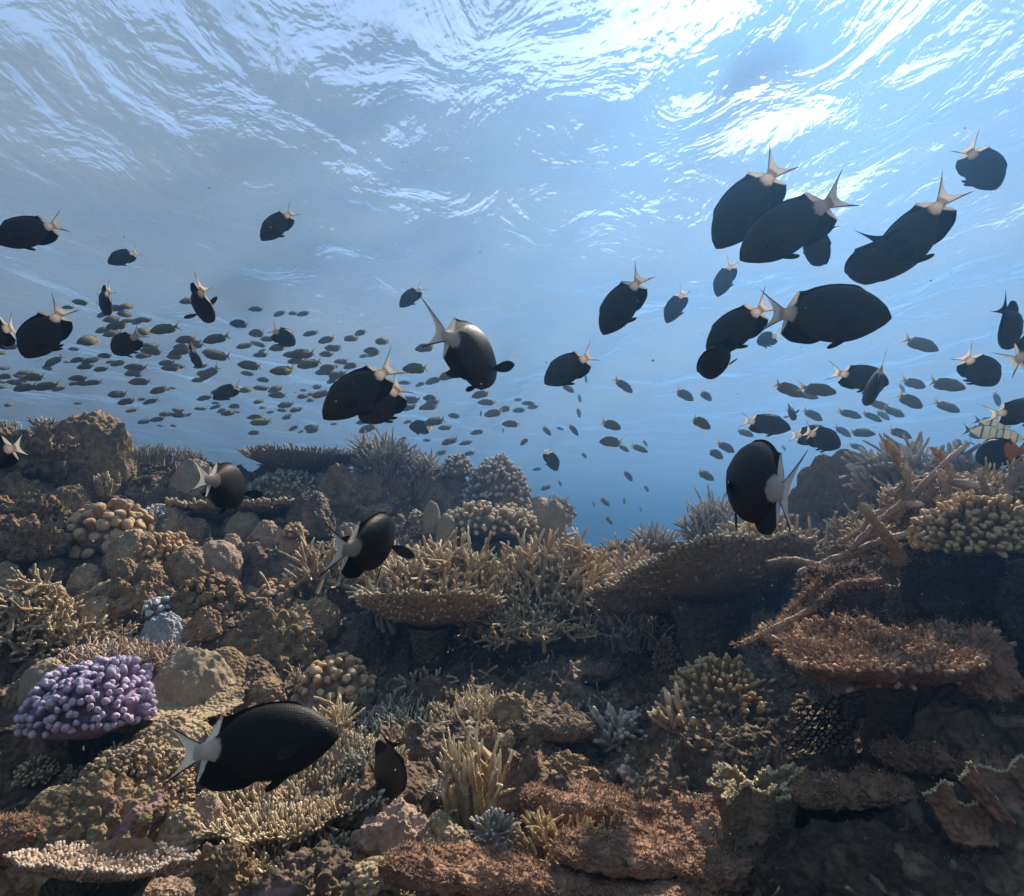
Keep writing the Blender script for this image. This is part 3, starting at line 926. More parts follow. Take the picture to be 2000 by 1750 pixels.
ledge('rock_ledge', 'rounded rock with bright edges on the bottom border of the photo', 'rock', 320, 1748, 110, 40, 'pink', d=0.92, turf=200, tl=5)
# --- lower middle
table('branching_table', 'dense fine-fingered table coral under the big black fish', 'coral', 610, 1530, 360, 1.25, 'tan', tilt=-14, roll=-3, funnel=0.22, aspect=0.8, n=1500, ln=30, r=3.6, stalk=0.3, under_n=120, irregular=0.2)
table('branching_table', 'lower shelf of fine fingers beneath the dense fingered table', 'coral', 590, 1650, 250, 1.1, 'tan', tilt=-10, roll=6, funnel=0.25, aspect=0.7, n=500, ln=30, r=3.8, stalk=0.25, under_n=60, irregular=0.25)
bush('staghorn_coral', 'upright staghorn sprigs just off the nose of the big black fish', 'coral', 655, 1462, 90, 98, 'stag', n=22, r=5.0, d=1.45, side=2)
bush('staghorn_coral', 'wide grey-green field of fine staghorn in the shade', 'coral', 800, 1460, 260, 88, 'greygreen', n=320, r=2.7, d=1.55, side=3, filled=0.85, depth=0.8)
bush('staghorn_coral', 'tan fine staghorn adjoining the grey-green field', 'coral', 930, 1440, 190, 84, 'tan', n=200, r=2.8, d=1.55, side=3, filled=0.8, depth=0.8)
bush('staghorn_coral', 'four thick staghorn prongs above the encrusted shelf', 'coral', 1000, 1425, 95, 76, 'stag', n=9, r=5, d=1.56, side=1, filled=0.5)
bush('finger_staghorn', 'tall brown clump of thick pointed fingers in the lower middle', 'coral', 925, 1600, 170, 178, 'stag', n=46, r=8.5, d=1.2, side=1, taper=0.72, sidelen=0.4, filled=0.45, S=9, bend=0.15)
bush('finger_staghorn', 'pale grey stubby-armed coral beside the dark encrusted shelf', 'coral', 1210, 1470, 105, 98, 'grey', n=34, r=6.2, d=1.48, side=2, taper=0.3, filled=0.4, S=8)
ledge('rock_ledge', 'thin dark shelf edged with pale knobs below the four thick prongs', 'rock', 1070, 1420, 190, 34, 'rock', d=1.47, lumps=50, lump=0.10, turf=400, tl=5, turfmat='rubble')
ledge('rock_ledge', 'broken pale crust hooking over the tall brown finger clump', 'rock', 965, 1448, 80, 26, 'rubble', d=1.4, lumps=14, lump=0.14, turf=150, tl=5, turfmat='rubble')
boulder('encrusted_rock', 'small round orange-tan sponge-like lump on the thin dark shelf', 'rock', 1104, 1405, 40, 34, 'orange', d=1.5, rough=0.12)
boulder('encrusted_rock', 'greenish flaky crust lying in the hollow under the dark shelf', 'rock', 1105, 1525, 130, 52, 'olive', d=1.32, lumps=60, lump=0.18, rough=0.2)
table('plate_coral', 'broad plate coral studded with dusky pink knobs', 'coral', 1385, 1492, 330, 1.30, 'pink', tilt=-12, roll=-8, funnel=0.2, aspect=0.55, n=420, ln=15, r=8.0, stalk=0.3, under_n=40, thick=7)
bush('staghorn_coral', 'thick staghorn spikes pointing sideways below the yellow bushy coral', 'coral', 1345, 1440, 130, 100, 'stag', n=17, r=7, d=1.36, side=1, lean=(-0.55, 0, 0), filled=0.35, taper=0.55, S=8)
bush('staghorn_coral', 'sparse staghorn stubs in the dark beside the net fan', 'coral', 1450, 1450, 120, 100, 'stag', n=10, r=7, d=1.4, side=0, filled=0.8, taper=0.6, S=8)
fingers('bushy_coral', 'yellow-tan bushy coral of clustered tiny knobs', 'coral', 1405, 1396, 205, 108, 'gold', n=340, r=3.8, ln=17, d=1.47, rug=0.6)
ledge('rock_ledge', 'rust-red shelf with a jagged lip beside the thick-fingered clump', 'rock', 1130, 1568, 210, 46, 'turf', d=1.17, turf=2200, tl=7, roll=3, tilt=-6, rough=0.22, depth=150)
ledge('rock_ledge', 'rust-red block under the jagged shelf', 'rock', 1190, 1600, 120, 60, 'turf', d=1.16, turf=900, tl=6, rough=0.2, depth=110)
fingers('finger_coral', 'low coral with a white finger fringe beside the brain coral balls', 'coral', 962, 1650, 110, 62, 'grey', n=110, r=4.2, ln=14, d=1.08, knob=False)
bush('finger_staghorn', 'golden-brown pointed coral tucked under the rust-red shelf', 'coral', 1085, 1668, 190, 84, 'gold', n=80, r=5.6, d=1.07, side=2, taper=0.65, filled=0.6, S=8)
boulder('brain_coral', 'upper of three wrinkled brain coral balls', 'coral', 858, 1628, 64, 46, 'brain', d=1.10, lumps=90, lump=0.08, rough=0.04)
boulder('brain_coral', 'smallest of three wrinkled brain coral balls', 'coral', 830, 1655, 44, 32, 'brain', d=1.07, lumps=70, lump=0.08, rough=0.04)
boulder('brain_coral', 'largest and lowest of three wrinkled brain coral balls', 'coral', 886, 1665, 78, 54, 'brain', d=1.05, lumps=120, lump=0.08, rough=0.04)
boulder('lumpy_coral', 'brown crusty hump beside the brain coral balls', 'coral', 765, 1660, 140, 84, 'pink', d=1.08, lumps=40, lump=0.22, rough=0.18)
ledge('rock_ledge', 'long reddish rock ridge along the bottom with a dark undercut', 'rock', 900, 1700, 300, 34, 'turf', d=0.94, turf=2200, tl=6, roll=4, lumps=40, lump=0.08, rough=0.3, depth=130)
ledge('rock_ledge', 'short reddish ledge continuing the long ridge toward the jagged shelf', 'rock', 1075, 1725, 170, 30, 'turf', d=0.9, turf=1000, tl=6, roll=-3, lumps=20, lump=0.08, rough=0.3, depth=100)
ledge('rock_ledge', 'broad rust-red slope of turf covered rock at the bottom', 'rock', 1330, 1640, 260, 60, 'turf', d=1.02, turf=3000, tl=6, tilt=10, roll=-4, rough=0.26, depth=180, lumps=20, lump=0.08)
ledge('rock_ledge', 'jagged reddish shelf with a dark undercut in front of the rust-red slope', 'rock', 1210, 1668, 250, 30, 'turf', d=0.93, turf=1800, tl=6, roll=5, rough=0.3, depth=130, lumps=24, lump=0.08)
ledge('rock_ledge', 'short brown step at the side of the fluted coral', 'rock', 1400, 1700, 150, 40, 'turf', d=0.9, turf=900, tl=6, roll=-8, rough=0.3, depth=90)
thicket('staghorn_coral', 'small golden twiggy coral on the jagged reddish shelf', 'coral', 1180, 1660, 80, 44, 'gold', n=40, ln=34, r=3.0, d=0.95, up=0.8)
boulder('encrusted_rock', 'pinkish crusted lump where the rust-red slope meets the fluted coral', 'rock', 1395, 1640, 70, 44, 'pink', d=0.98, lumps=14, lump=0.2, rough=0.2)
ledge('rock_ledge', 'low reddish step at the foot of the rust-red slope', 'rock', 1260, 1735, 360, 44, 'turf', d=0.90, turf=3000, tl=6, rough=0.2, depth=160)
boulder('brain_coral', 'striped pale brain coral peeping out at the bottom under the red ridge', 'coral', 735, 1725, 120, 48, 'brain', d=0.97, lumps=130, lump=0.08, rough=0.06)
boulder('encrusted_rock', 'dark crusted rock at the bottom beside the striped brain coral', 'rock', 610, 1760, 190, 90, 'rock', d=0.97, lumps=50, lump=0.2, rough=0.2)
# --- centre
thicket('staghorn_coral', 'open long-armed staghorn spreading beside the shaded brown fish', 'coral', 655, 1185, 210, 165, 'stag', n=44, ln=110, r=5.0, d=2.25, forks=3, up=0.3)
thicket('staghorn_coral', 'tangled staghorn thicket behind the vase-shaped table coral', 'coral', 870, 1195, 370, 130, 'stag', n=260, ln=92, r=5.0, d=2.18)
thicket('staghorn_coral', 'tallest part of the staghorn thicket rising at the rim of the dip', 'coral', 1085, 1200, 290, 160, 'stag', n=230, ln=92, r=5.0, d=2.2, up=0.75)
thicket('staghorn_coral', 'dense upright staghorn below the dip next to the big shaded plate', 'coral', 1225, 1165, 190, 105, 'stag', n=120, ln=58, r=4.2, d=2.35, up=1.1)
thicket('staghorn_coral', 'low staghorn edge growing down over the dark hollow', 'coral', 1030, 1245, 340, 62, 'stag', n=170, ln=46, r=3.6, d=2.04, up=0.1)
bush('staghorn_coral', 'short-fingered staghorn in the dip against the blue water', 'coral', 1270, 1100, 100, 84, 'grey', n=60, r=3.4, d=2.9, side=2, filled=0.6)
table('table_coral', 'vase-shaped table coral fringed with pale fingers in the centre', 'coral', 840, 1178, 272, 1.95, 'tan', tilt=14, roll=1, funnel=0.30, aspect=0.8, n=620, ln=15, r=3.6, stalk=0.17, under_n=220, wav=0.03, under='under_gold', stalk_mat='rock')
table('table_coral', 'huge tilted plate coral with a beaded pale rim and shaded underside', 'coral', 1372, 1132, 425, 1.95, 'tan', tilt=30, roll=-9, funnel=0.15, aspect=0.72, n=760, ln=13, r=4.2, stalk=0.22, under_n=190, wav=0.05, under='under_gold', stalk_mat='rock')
bush('staghorn_coral', 'staghorn bush between the dip and the black fish with the white flank', 'coral', 1395, 1070, 130, 108, 'grey', n=90, r=3.4, d=2.75, side=2, filled=0.5)
thicket('staghorn_coral', 'antler-like staghorn below the black fish with the white flank', 'coral', 1505, 1108, 225, 105, 'stag', n=60, ln=80, r=5.4, d=2.1, forks=3, up=0.5, out=0.9)
table('plate_coral', 'thin dark plate with a pale rim behind the antler-like staghorn', 'coral', 1345, 1072, 170, 2.6, 'grey', tilt=12, funnel=0.2, n=140, ln=5, r=3, under_n=0)
table('plate_coral', 'upright dark plate wall with a narrow lit rim behind the staghorn', 'coral', 1625, 995, 195, 2.55, 'tan', tilt=66, roll=-4, funnel=0.10, aspect=1.25, n=120, ln=5, r=3.0, under_n=20, irregular=0.16)
# dark hollow under the centre
ledge('rock_ledge', 'dark jagged crust with a thin pale squiggle edge in the deep hollow', 'rock', 1125, 1312, 170, 28, 'rock', d=1.9, turf=200, tl=5, turfmat='rubble', lumps=20, lump=0.08)
bush('staghorn_coral', 'sprawling dead twigs in the shade under the huge tilted plate', 'coral', 1230, 1255, 170, 60, 'pink', n=60, r=3, d=2.05, side=2, filled=0.8, bend=0.5)
fingers('soft_coral', 'reddish feathery tuft in the shadow under the huge tilted plate', 'coral', 1302, 1300, 50, 48, 'turf', n=90, r=1.8, ln=10, d=1.9, knob=False)
# --- right outcrop
bush('staghorn_coral', 'grey many-fingered staghorn crowning the near outcrop', 'coral', 1775, 968, 200, 116, 'grey', n=120, r=5.0, d=2.1, side=2, filled=0.5, taper=0.3)
bush('staghorn_coral', 'blunt upright staghorn fingers beside the orange-tailed fish', 'coral', 1880, 960, 130, 100, 'grey', n=40, r=5.4, d=2.0, side=1, filled=0.7, taper=0.3)
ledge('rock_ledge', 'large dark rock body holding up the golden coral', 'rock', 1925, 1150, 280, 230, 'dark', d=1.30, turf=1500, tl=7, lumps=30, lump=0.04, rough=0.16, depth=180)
fingers('finger_coral', 'golden cauliflower-like finger coral on top of the outcrop', 'coral', 1908, 1058, 215, 84, 'gold', n=360, r=5.2, ln=20, d=1.23, S=9, rug=0.6)
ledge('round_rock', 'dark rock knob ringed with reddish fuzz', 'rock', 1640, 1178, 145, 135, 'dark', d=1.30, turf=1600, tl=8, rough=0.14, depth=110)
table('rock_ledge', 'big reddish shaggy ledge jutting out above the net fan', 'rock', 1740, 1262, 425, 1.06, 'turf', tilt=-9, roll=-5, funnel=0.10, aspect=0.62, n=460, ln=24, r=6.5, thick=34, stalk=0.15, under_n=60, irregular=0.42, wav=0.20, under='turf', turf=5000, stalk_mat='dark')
boulder('encrusted_rock', 'orange-rimmed lump at the outer end of the shaggy ledge', 'rock', 1925, 1312, 95, 84, 'turf', d=1.0, lumps=16, lump=0.2, rough=0.2)
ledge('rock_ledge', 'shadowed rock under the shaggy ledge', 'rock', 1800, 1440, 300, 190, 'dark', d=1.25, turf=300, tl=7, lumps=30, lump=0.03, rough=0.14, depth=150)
ledge('rock_ledge', 'pale crusted strip in the shade near the edge under the shaggy ledge', 'rock', 1945, 1400, 150, 26, 'pink', d=1.1, turf=300, tl=6)
ledge('rock_ledge', 'small pinkish crust on the outcrop face under the golden coral', 'rock', 1965, 1150, 80, 34, 'pink', d=1.28, turf=250, tl=6)
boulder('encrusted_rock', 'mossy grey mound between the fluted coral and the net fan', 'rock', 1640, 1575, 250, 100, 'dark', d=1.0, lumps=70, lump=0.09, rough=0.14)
boulder('encrusted_rock', 'shade-darkened boulder filling the lower corner under the curled plate', 'rock', 1740, 1840, 520, 230, 'dark', d=0.78, lumps=26, lump=0.06, rough=0.12)  # its near-black colour stands for the shade in this corner
ledge('rock_ledge', 'rusty rock strip on the border of the photo below the curled plate', 'rock', 1990, 1690, 70, 150, 'turf', d=0.82, turf=900, tl=8)


def build_dead_branches():
    root = empty('dead_staghorn', at(1790, 1090, 1.4))
    tag(root, 'bare overgrown staghorn branches criss-crossing on the near outcrop', 'coral')
    inv = np.array(at(1790, 1090, 1.4))
    for pts, r0, r1, m in [
        ([(1815, 985, 1.57), (1770, 920, 1.55), (1728, 858, 1.53)], 9.6, 7.4, 'gold'),
        ([(1765, 1095, 1.30), (1725, 1040, 1.29), (1678, 980, 1.28)], 11.8, 8.1, 'gold'),
        ([(1880, 985, 1.53), (1800, 940, 1.49), (1760, 955, 1.46), (1735, 962, 1.46)], 7.4, 5.9, 'pink'),
        ([(1700, 1005, 1.57), (1790, 985, 1.48), (1850, 940, 1.46), (1945, 955, 1.44)], 6.7, 8.1, 'pink'),
        ([(1690, 1050, 1.44), (1740, 1000, 1.46), (1790, 960, 1.44), (1850, 900, 1.44), (1895, 862, 1.46)], 7.4, 5.2, 'pink'),
        ([(1835, 1010, 1.40), (1850, 960, 1.40), (1835, 915, 1.40)], 10.4, 8.1, 'pink'),
        ([(1860, 935, 1.53), (1840, 895, 1.51), (1822, 878, 1.51)], 6.7, 5.2, 'gold'),
        ([(1660, 1075, 1.40), (1720, 1015, 1.40), (1760, 985, 1.40), (1805, 985, 1.40)], 6.7, 6.7, 'pink'),
        ([(1560, 1120, 1.46), (1650, 1085, 1.42), (1720, 1058, 1.40), (1790, 1040, 1.37)], 6.7, 8.1, 'pink'),
        ([(1500, 1100, 1.37), (1540, 1092, 1.37), (1610, 1108, 1.35), (1660, 1125, 1.33)], 5.9, 6.7, 'pink'),
        ([(2010, 905, 1.30), (1975, 945, 1.30), (1950, 985, 1.30)], 11.1, 9.6, 'pink'),
        ([(1930, 1000, 1.5), (1880, 935, 1.5), (1845, 925, 1.5), (1800, 930, 1.5)], 7, 5, 'tan'),
        ([(1755, 1010, 1.45), (1775, 950, 1.45), (1768, 905, 1.45)], 6, 4, 'tan'),
        ([(1720, 1075, 1.4), (1800, 1030, 1.4), (1850, 1020, 1.4)], 6, 5, 'pink'),
        ([(1965, 1000, 1.4), (1925, 960, 1.4), (1910, 915, 1.4)], 7, 5, 'tan'),
        ([(1640, 1060, 1.5), (1690, 1030, 1.5), (1700, 985, 1.5)], 5, 4, 'tan'),
    ]:
        mb = MB(); fz = MB()
        dead_branch(mb, pts, r0, r1, fz=fz, n=260, ln=6)
        for b in (mb, fz):
            b.v = [x - inv for x in b.v]
        o = mb.build('branch', M[m], root)
        fz.build('algae_turf', M['turf' if m == 'pink' else m], o)
    root = empty('dead_staghorn', at(1560, 1200, 1.1))
    tag(root, 'fuzzy reddish dead branch reaching down across the shaded plate', 'coral')
    inv = np.array(at(1560, 1200, 1.1))
    for pts, r0, r1 in [
        ([(1720, 1135, 1.2), (1640, 1140, 1.15), (1585, 1190, 1.1), (1500, 1232, 1.06), (1440, 1262, 1.04)], 7.5, 5),
        ([(1600, 1140, 1.13), (1560, 1180, 1.12), (1530, 1212, 1.12)], 7, 5),
    ]:
        mb = MB(); fz = MB()
        dead_branch(mb, pts, r0, r1, fz=fz, n=620, ln=11)
        for b in (mb, fz):
            b.v = [x - inv for x in b.v]
        o = mb.build('branch', M['turf'], root)
        fz.build('algae_turf', M['turf'], o)


build_dead_branches()


def fill_gaps():
    rg = random.Random(21)
    n = 0
    while n < 64:
        px = rg.uniform(-10, 1330); py = rg.uniform(1000, 1420)
        if 640 < px < 1330 and 1215 < py < 1405: continue
        p, d = hit(px, py)
        w = rg.uniform(38, 105)
        boulder('encrusted_rock', 'brown encrusted rock wedged among the larger corals of the slope', 'rock', px, py, w, w * rg.uniform(0.55, 0.85), rg.choice(['olive', 'olive', 'rock', 'brain', 'smooth', 'pink']), lumps=rg.choice([0, 0, 30, 60, 90]), lump=rg.uniform(0.05, 0.14), rough=rg.uniform(0.04, 0.10), sub=5, group='brown rocks in the gaps of the slope', seed=n)
        n += 1
    n = 0
    while n < 46:
        px = rg.uniform(0, 1520); py = rg.uniform(1010, 1720)
        if 640 < px < 1330 and 1215 < py < 1405: continue
        w = rg.uniform(34, 80)
        if rg.random() < 0.5:
            fingers('finger_coral', 'small stubby finger coral growing in a gap of the slope', 'coral', px, py, w, w * 0.45, rg.choice(['tan', 'orange', 'pink', 'grey', 'greygreen']), n=int(rg.uniform(40, 90)), r=w * rg.uniform(0.035, 0.06), ln=w * 0.14, group='small finger corals in the gaps', rug=0.8)
        else:
            thicket('staghorn_coral', 'small twiggy coral growing in a gap of the slope', 'coral', px, py, w, w * 0.5, rg.choice(['tan', 'stag', 'grey', 'pink']), n=30, ln=w * 0.45, r=2.4, group='small twiggy corals in the gaps', up=0.8)
        n += 1


fill_gaps()


thicket('staghorn_coral', 'fine tan branches filling the gap under the bare branches', 'coral', 1690, 1090, 150, 80, 'tan', n=70, ln=62, r=4.0, d=1.6, up=0.4)
thicket('staghorn_coral', 'pale branching coral between the bare branches and the golden coral', 'coral', 1790, 1020, 170, 70, 'stag', n=90, ln=58, r=4.4, d=1.55, up=0.6)
thicket('staghorn_coral', 'branching coral tangled behind the golden coral at the photo edge', 'coral', 1950, 985, 150, 70, 'stag', n=80, ln=60, r=4.4, d=1.5, up=0.6)


def build_fan():
    d = 1.16
    s = d / F
    p = at(1600, 1430, d)
    mb = MB()
    a = R(35)
    seg = []
    nodes = {}
    rg = random.Random(3)
    st = 12.5
    for i in range(-12, 13):
        for j in range(-12, 13):
            nodes[(i, j)] = None
    def pos(i, j):
        x = (i * 1.5) * st * 0.72
        y = (j + 0.5 * (i % 2)) * st * 1.0
        return x, y
    pts = {}
    # honeycomb corners
    def corner(i, j, k):
        cx, cy = pos(i, j)
        return cx + st * 0.52 * math.cos(k * math.pi / 3), cy + st * 0.58 * math.sin(k * math.pi / 3)
    seen = set()
    for (i, j) in nodes:
        for k in range(6):
            p0 = corner(i, j, k); p1 = corner(i, j, (k + 1) % 6)
            key0 = (round(p0[0] / 4), round(p0[1] / 4)); key1 = (round(p1[0] / 4), round(p1[1] / 4))
            e = tuple(sorted((key0, key1)))
            if e in seen: continue
            seen.add(e)
            for kk, pp in ((key0, p0), (key1, p1)):
                if kk not in pts:
                    pts[kk] = (pp[0] + rg.uniform(-2.6, 2.6), pp[1] + rg.uniform(-2.6, 2.6))
            seg.append((key0, key1))
    P, Rd = [], []
    for k0, k1 in seg:
        q = []
        for k in (k0, k1):
            x, y = pts[k]
            x2 = (x * math.cos(a) - y * math.sin(a)) * 1.35
            y2 = (x * math.sin(a) + y * math.cos(a)) * 0.85
            q.append((x2, y2))
        mx, my = (q[0][0] + q[1][0]) / 2, (q[0][1] + q[1][1]) / 2
        rr = math.hypot(mx / 74, my / 66)
        if rr > 1 + 0.16 * math.sin(5 * math.atan2(my, mx)) or rg.random() < 0.03: continue
        w0 = [np.array([x * s, 0.02 * math.sin(x * 0.03) + 0.012 * (y / 60), -y * s]) for x, y in q]
        P.append([w0[0], (w0[0] + w0[1]) / 2, w0[1]])
        rad = s * (1.15 + 1.4 * max(0, 1 - rr) * rg.random())
        Rd.append([rad] * 3)
    tubes(mb, np.array(P), np.array(Rd), 6)
    o = mb.build('sea_fan', M['fan'], loc=p)
    tag(o, 'black net-like sea fan under the reddish shaggy ledge', 'sea fan')


build_fan()


def build_fluted():
    """curtain-like fluted column with a scalloped cream rim"""
    d = 0.95
    s = 1.0 * d / F
    p = at(1490, 1640, d)
    na, nz = 160, 40
    an = np.linspace(0, 2 * math.pi, na, endpoint=False)
    zz = np.linspace(0, 1, nz)
    A, Zt = np.meshgrid(an, zz)
    fl = 1 + (0.10 + 0.16 * Zt) * np.sin(A * 7 + 0.8 * np.sin(A * 2)) + 0.10 * np.sin(A * 3 + 1)
    rad = (48 + 26 * Zt ** 2) * s * fl
    top = 105 * s + 14 * s * np.sin(A * 3 + 0.5) + 9 * s * np.sin(A * 8)
    X = np.cos(A) * rad - 12 * s * Zt
    Y = np.sin(A) * rad * 0.8
    Z = -110 * s + Zt * (top + 110 * s)
    P = np.stack([X, Y, Z], -1)
    P = P + 0.0025 * fbm(P * 60, 3)[..., None]
    inner = P.copy(); inner[..., :2] *= 0.86
    inner[..., 2] -= 0.003
    idx = np.arange(na * nz).reshape(nz, na)
    nx = np.roll(idx, -1, 1)
    q1 = np.stack([idx[:-1], nx[:-1], nx[1:], idx[1:]], -1).reshape(-1, 4)
    q2 = q1[:, ::-1] + na * nz
    q3 = np.stack([idx[-1], nx[-1], nx[-1] + na * nz, idx[-1] + na * nz], -1)
    mb = MB()
    mb.add(np.concatenate([P.reshape(-1, 3), inner.reshape(-1, 3)]), np.concatenate([q1, q2, q3]))
    o = mb.build('fluted_coral', M['under'], loc=p)
    tag(o, 'fluted brown coral column with a bright scalloped cream rim', 'coral')
    # rim beads
    mb = MB()
    rim = (P[-1] + inner[-1]) / 2
    k = RNG.integers(0, na, 420)
    B = rim[k] + RNG.normal(size=(420, 3)) * np.array([2.5, 2.5, 1.5]) * s
    branches(mb, B, np.stack([np.cos(an[k]) * 0.7, np.sin(an[k]) * 0.7, np.full(420, 0.9)], -1) + RNG.normal(size=(420, 3)) * 0.2, 6.5 * s, 3.0 * s, K=6, S=6)
    mb.build('rim', M['yellow_rim'], o)


build_fluted()


def build_curl(label, px, py, w, d, a0, a1, h, roll, mat='turf'):
    """curled upright plate: an arc-shaped leaf with a beaded lit rim"""
    s = d / F
    p = at(px, py, d)
    na, nz = 90, 20
    an = np.linspace(R(a0), R(a1), na)
    zz = np.linspace(0, 1, nz)
    A, Zt = np.meshgrid(an, zz)
    rad = w * s * (0.55 + 0.45 * Zt ** 0.7) * (1 + 0.08 * np.sin(A * 5) + 0.05 * np.sin(A * 11 + 1))
    X = np.cos(A) * rad; Y = np.sin(A) * rad * 0.8
    Z = (Zt - 0.5) * h * s + 0.12 * h * s * np.sin(A * 4) * Zt
    P = np.stack([X, Y, Z], -1)
    P = P + 0.003 * fbm(P * 45, 3)[..., None]
    rot = np.array(Matrix.Rotation(R(roll), 3, 'Y') @ Matrix.Rotation(R(-25), 3, 'X'))
    P = P @ rot.T
    c = P.mean((0, 1))
    nrm = unit(np.cross(np.gradient(P, axis=1), np.gradient(P, axis=0)))
    th = 5 * s
    inner = P + nrm * th
    idx = np.arange(na * nz).reshape(nz, na)
    q1 = np.stack([idx[:-1, :-1], idx[:-1, 1:], idx[1:, 1:], idx[1:, :-1]], -1).reshape(-1, 4)
    q2 = q1[:, ::-1] + na * nz
    e = [np.stack([idx[-1, :-1], idx[-1, 1:], idx[-1, 1:] + na * nz, idx[-1, :-1] + na * nz], -1),
         np.stack([idx[:-1, 0], idx[1:, 0], idx[1:, 0] + na * nz, idx[:-1, 0] + na * nz], -1),
         np.stack([idx[1:, -1], idx[:-1, -1], idx[:-1, -1] + na * nz, idx[1:, -1] + na * nz], -1)]
    mb = MB()
    mb.add(np.concatenate([P.reshape(-1, 3), inner.reshape(-1, 3)]), np.concatenate([q1, q2] + e))
    o = mb.build('curled_plate', M[mat], loc=p)
    tag(o, label, 'coral')
    mb = MB()
    rim = (P[-1] + inner[-1]) / 2
    k = RNG.integers(0, na, 260)
    B = rim[k] + RNG.normal(size=(260, 3)) * 1.5 * s
    branches(mb, B, np.array([0, 0, 1.0]) + RNG.normal(size=(260, 3)) * 0.5, 4.5 * s, 2.2 * s, K=6, S=6)
    mb.build('rim', M['yellow_rim'], o)


build_curl('curled plate coral with a pale rim, lower fold of two near the corner', 1905, 1600, 70, 0.78, 20, 215, 80, 10)
build_curl('curled plate coral with a pale rim, upper fold of two near the corner', 1985, 1545, 74, 0.80, 30, 200, 90, -10)


boulder('encrusted_rock', 'shadowed rock propping up the bushy crest staghorn', 'rock', 790, 1010, 190, 95, 'olive', d=3.5, lumps=30, lump=0.18, rough=0.15)
ledge('rock_ledge', 'sunlit pinkish rock face showing through the net fan', 'rock', 1612, 1432, 130, 110, 'pink', d=1.40, turf=700, tl=6, rough=0.18, depth=120)


ledge('rock_ledge', 'out-of-frame rock added to shade the corner below the golden coral', 'rock', 2110, 1230, 220, 300, 'dark', d=1.05, turf=500, tl=7, rough=0.15, depth=200)  # block placed beyond the frame to cast shade on the near corner


boulder('encrusted_rock', 'added round rock coloured dark for shade between the mossy mound and the curled plates', 'rock', 1800, 1650, 330, 120, 'dark', d=0.90, lumps=20, lump=0.05, rough=0.12)  # added over lit ground, dark colour in place of shade
boulder('encrusted_rock', 'added rock coloured dark for shade at the foot of the fluted coral', 'rock', 1590, 1760, 240, 130, 'dark', d=0.86, lumps=16, lump=0.05, rough=0.14)  # also added to cover lit ground, shade given by its colour


boulder('encrusted_rock', 'dark knobbly rock under the flat table coral of the crest', 'rock', 605, 992, 215, 92, 'olive', d=3.5, lumps=50, lump=0.12, rough=0.12)


ledge('rock_ledge', 'thin rusty shelf with a ragged edge just under the net fan', 'rock', 1665, 1545, 230, 24, 'turf', d=0.93, turf=1200, tl=7, roll=-4, rough=0.5, depth=110, lumps=26, lump=0.12)
ledge('rock_ledge', 'rusty crusted shelf in the shade behind the curled plates', 'rock', 1850, 1490, 260, 26, 'turf', d=0.97, turf=1200, tl=7, roll=5, rough=0.5, depth=110, lumps=26, lump=0.12)
ledge('rock_ledge', 'low rusty shelf along the bottom border below the curled plates', 'rock', 1790, 1715, 300, 26, 'turf', d=0.78, turf=1200, tl=7, roll=-3, rough=0.5, depth=90, lumps=26, lump=0.10)
thicket('staghorn_coral', 'tiny rusty twigs on the ragged shelf under the net fan', 'coral', 1620, 1545, 90, 30, 'pink', n=36, ln=24, r=2.2, d=0.92, up=0.6)


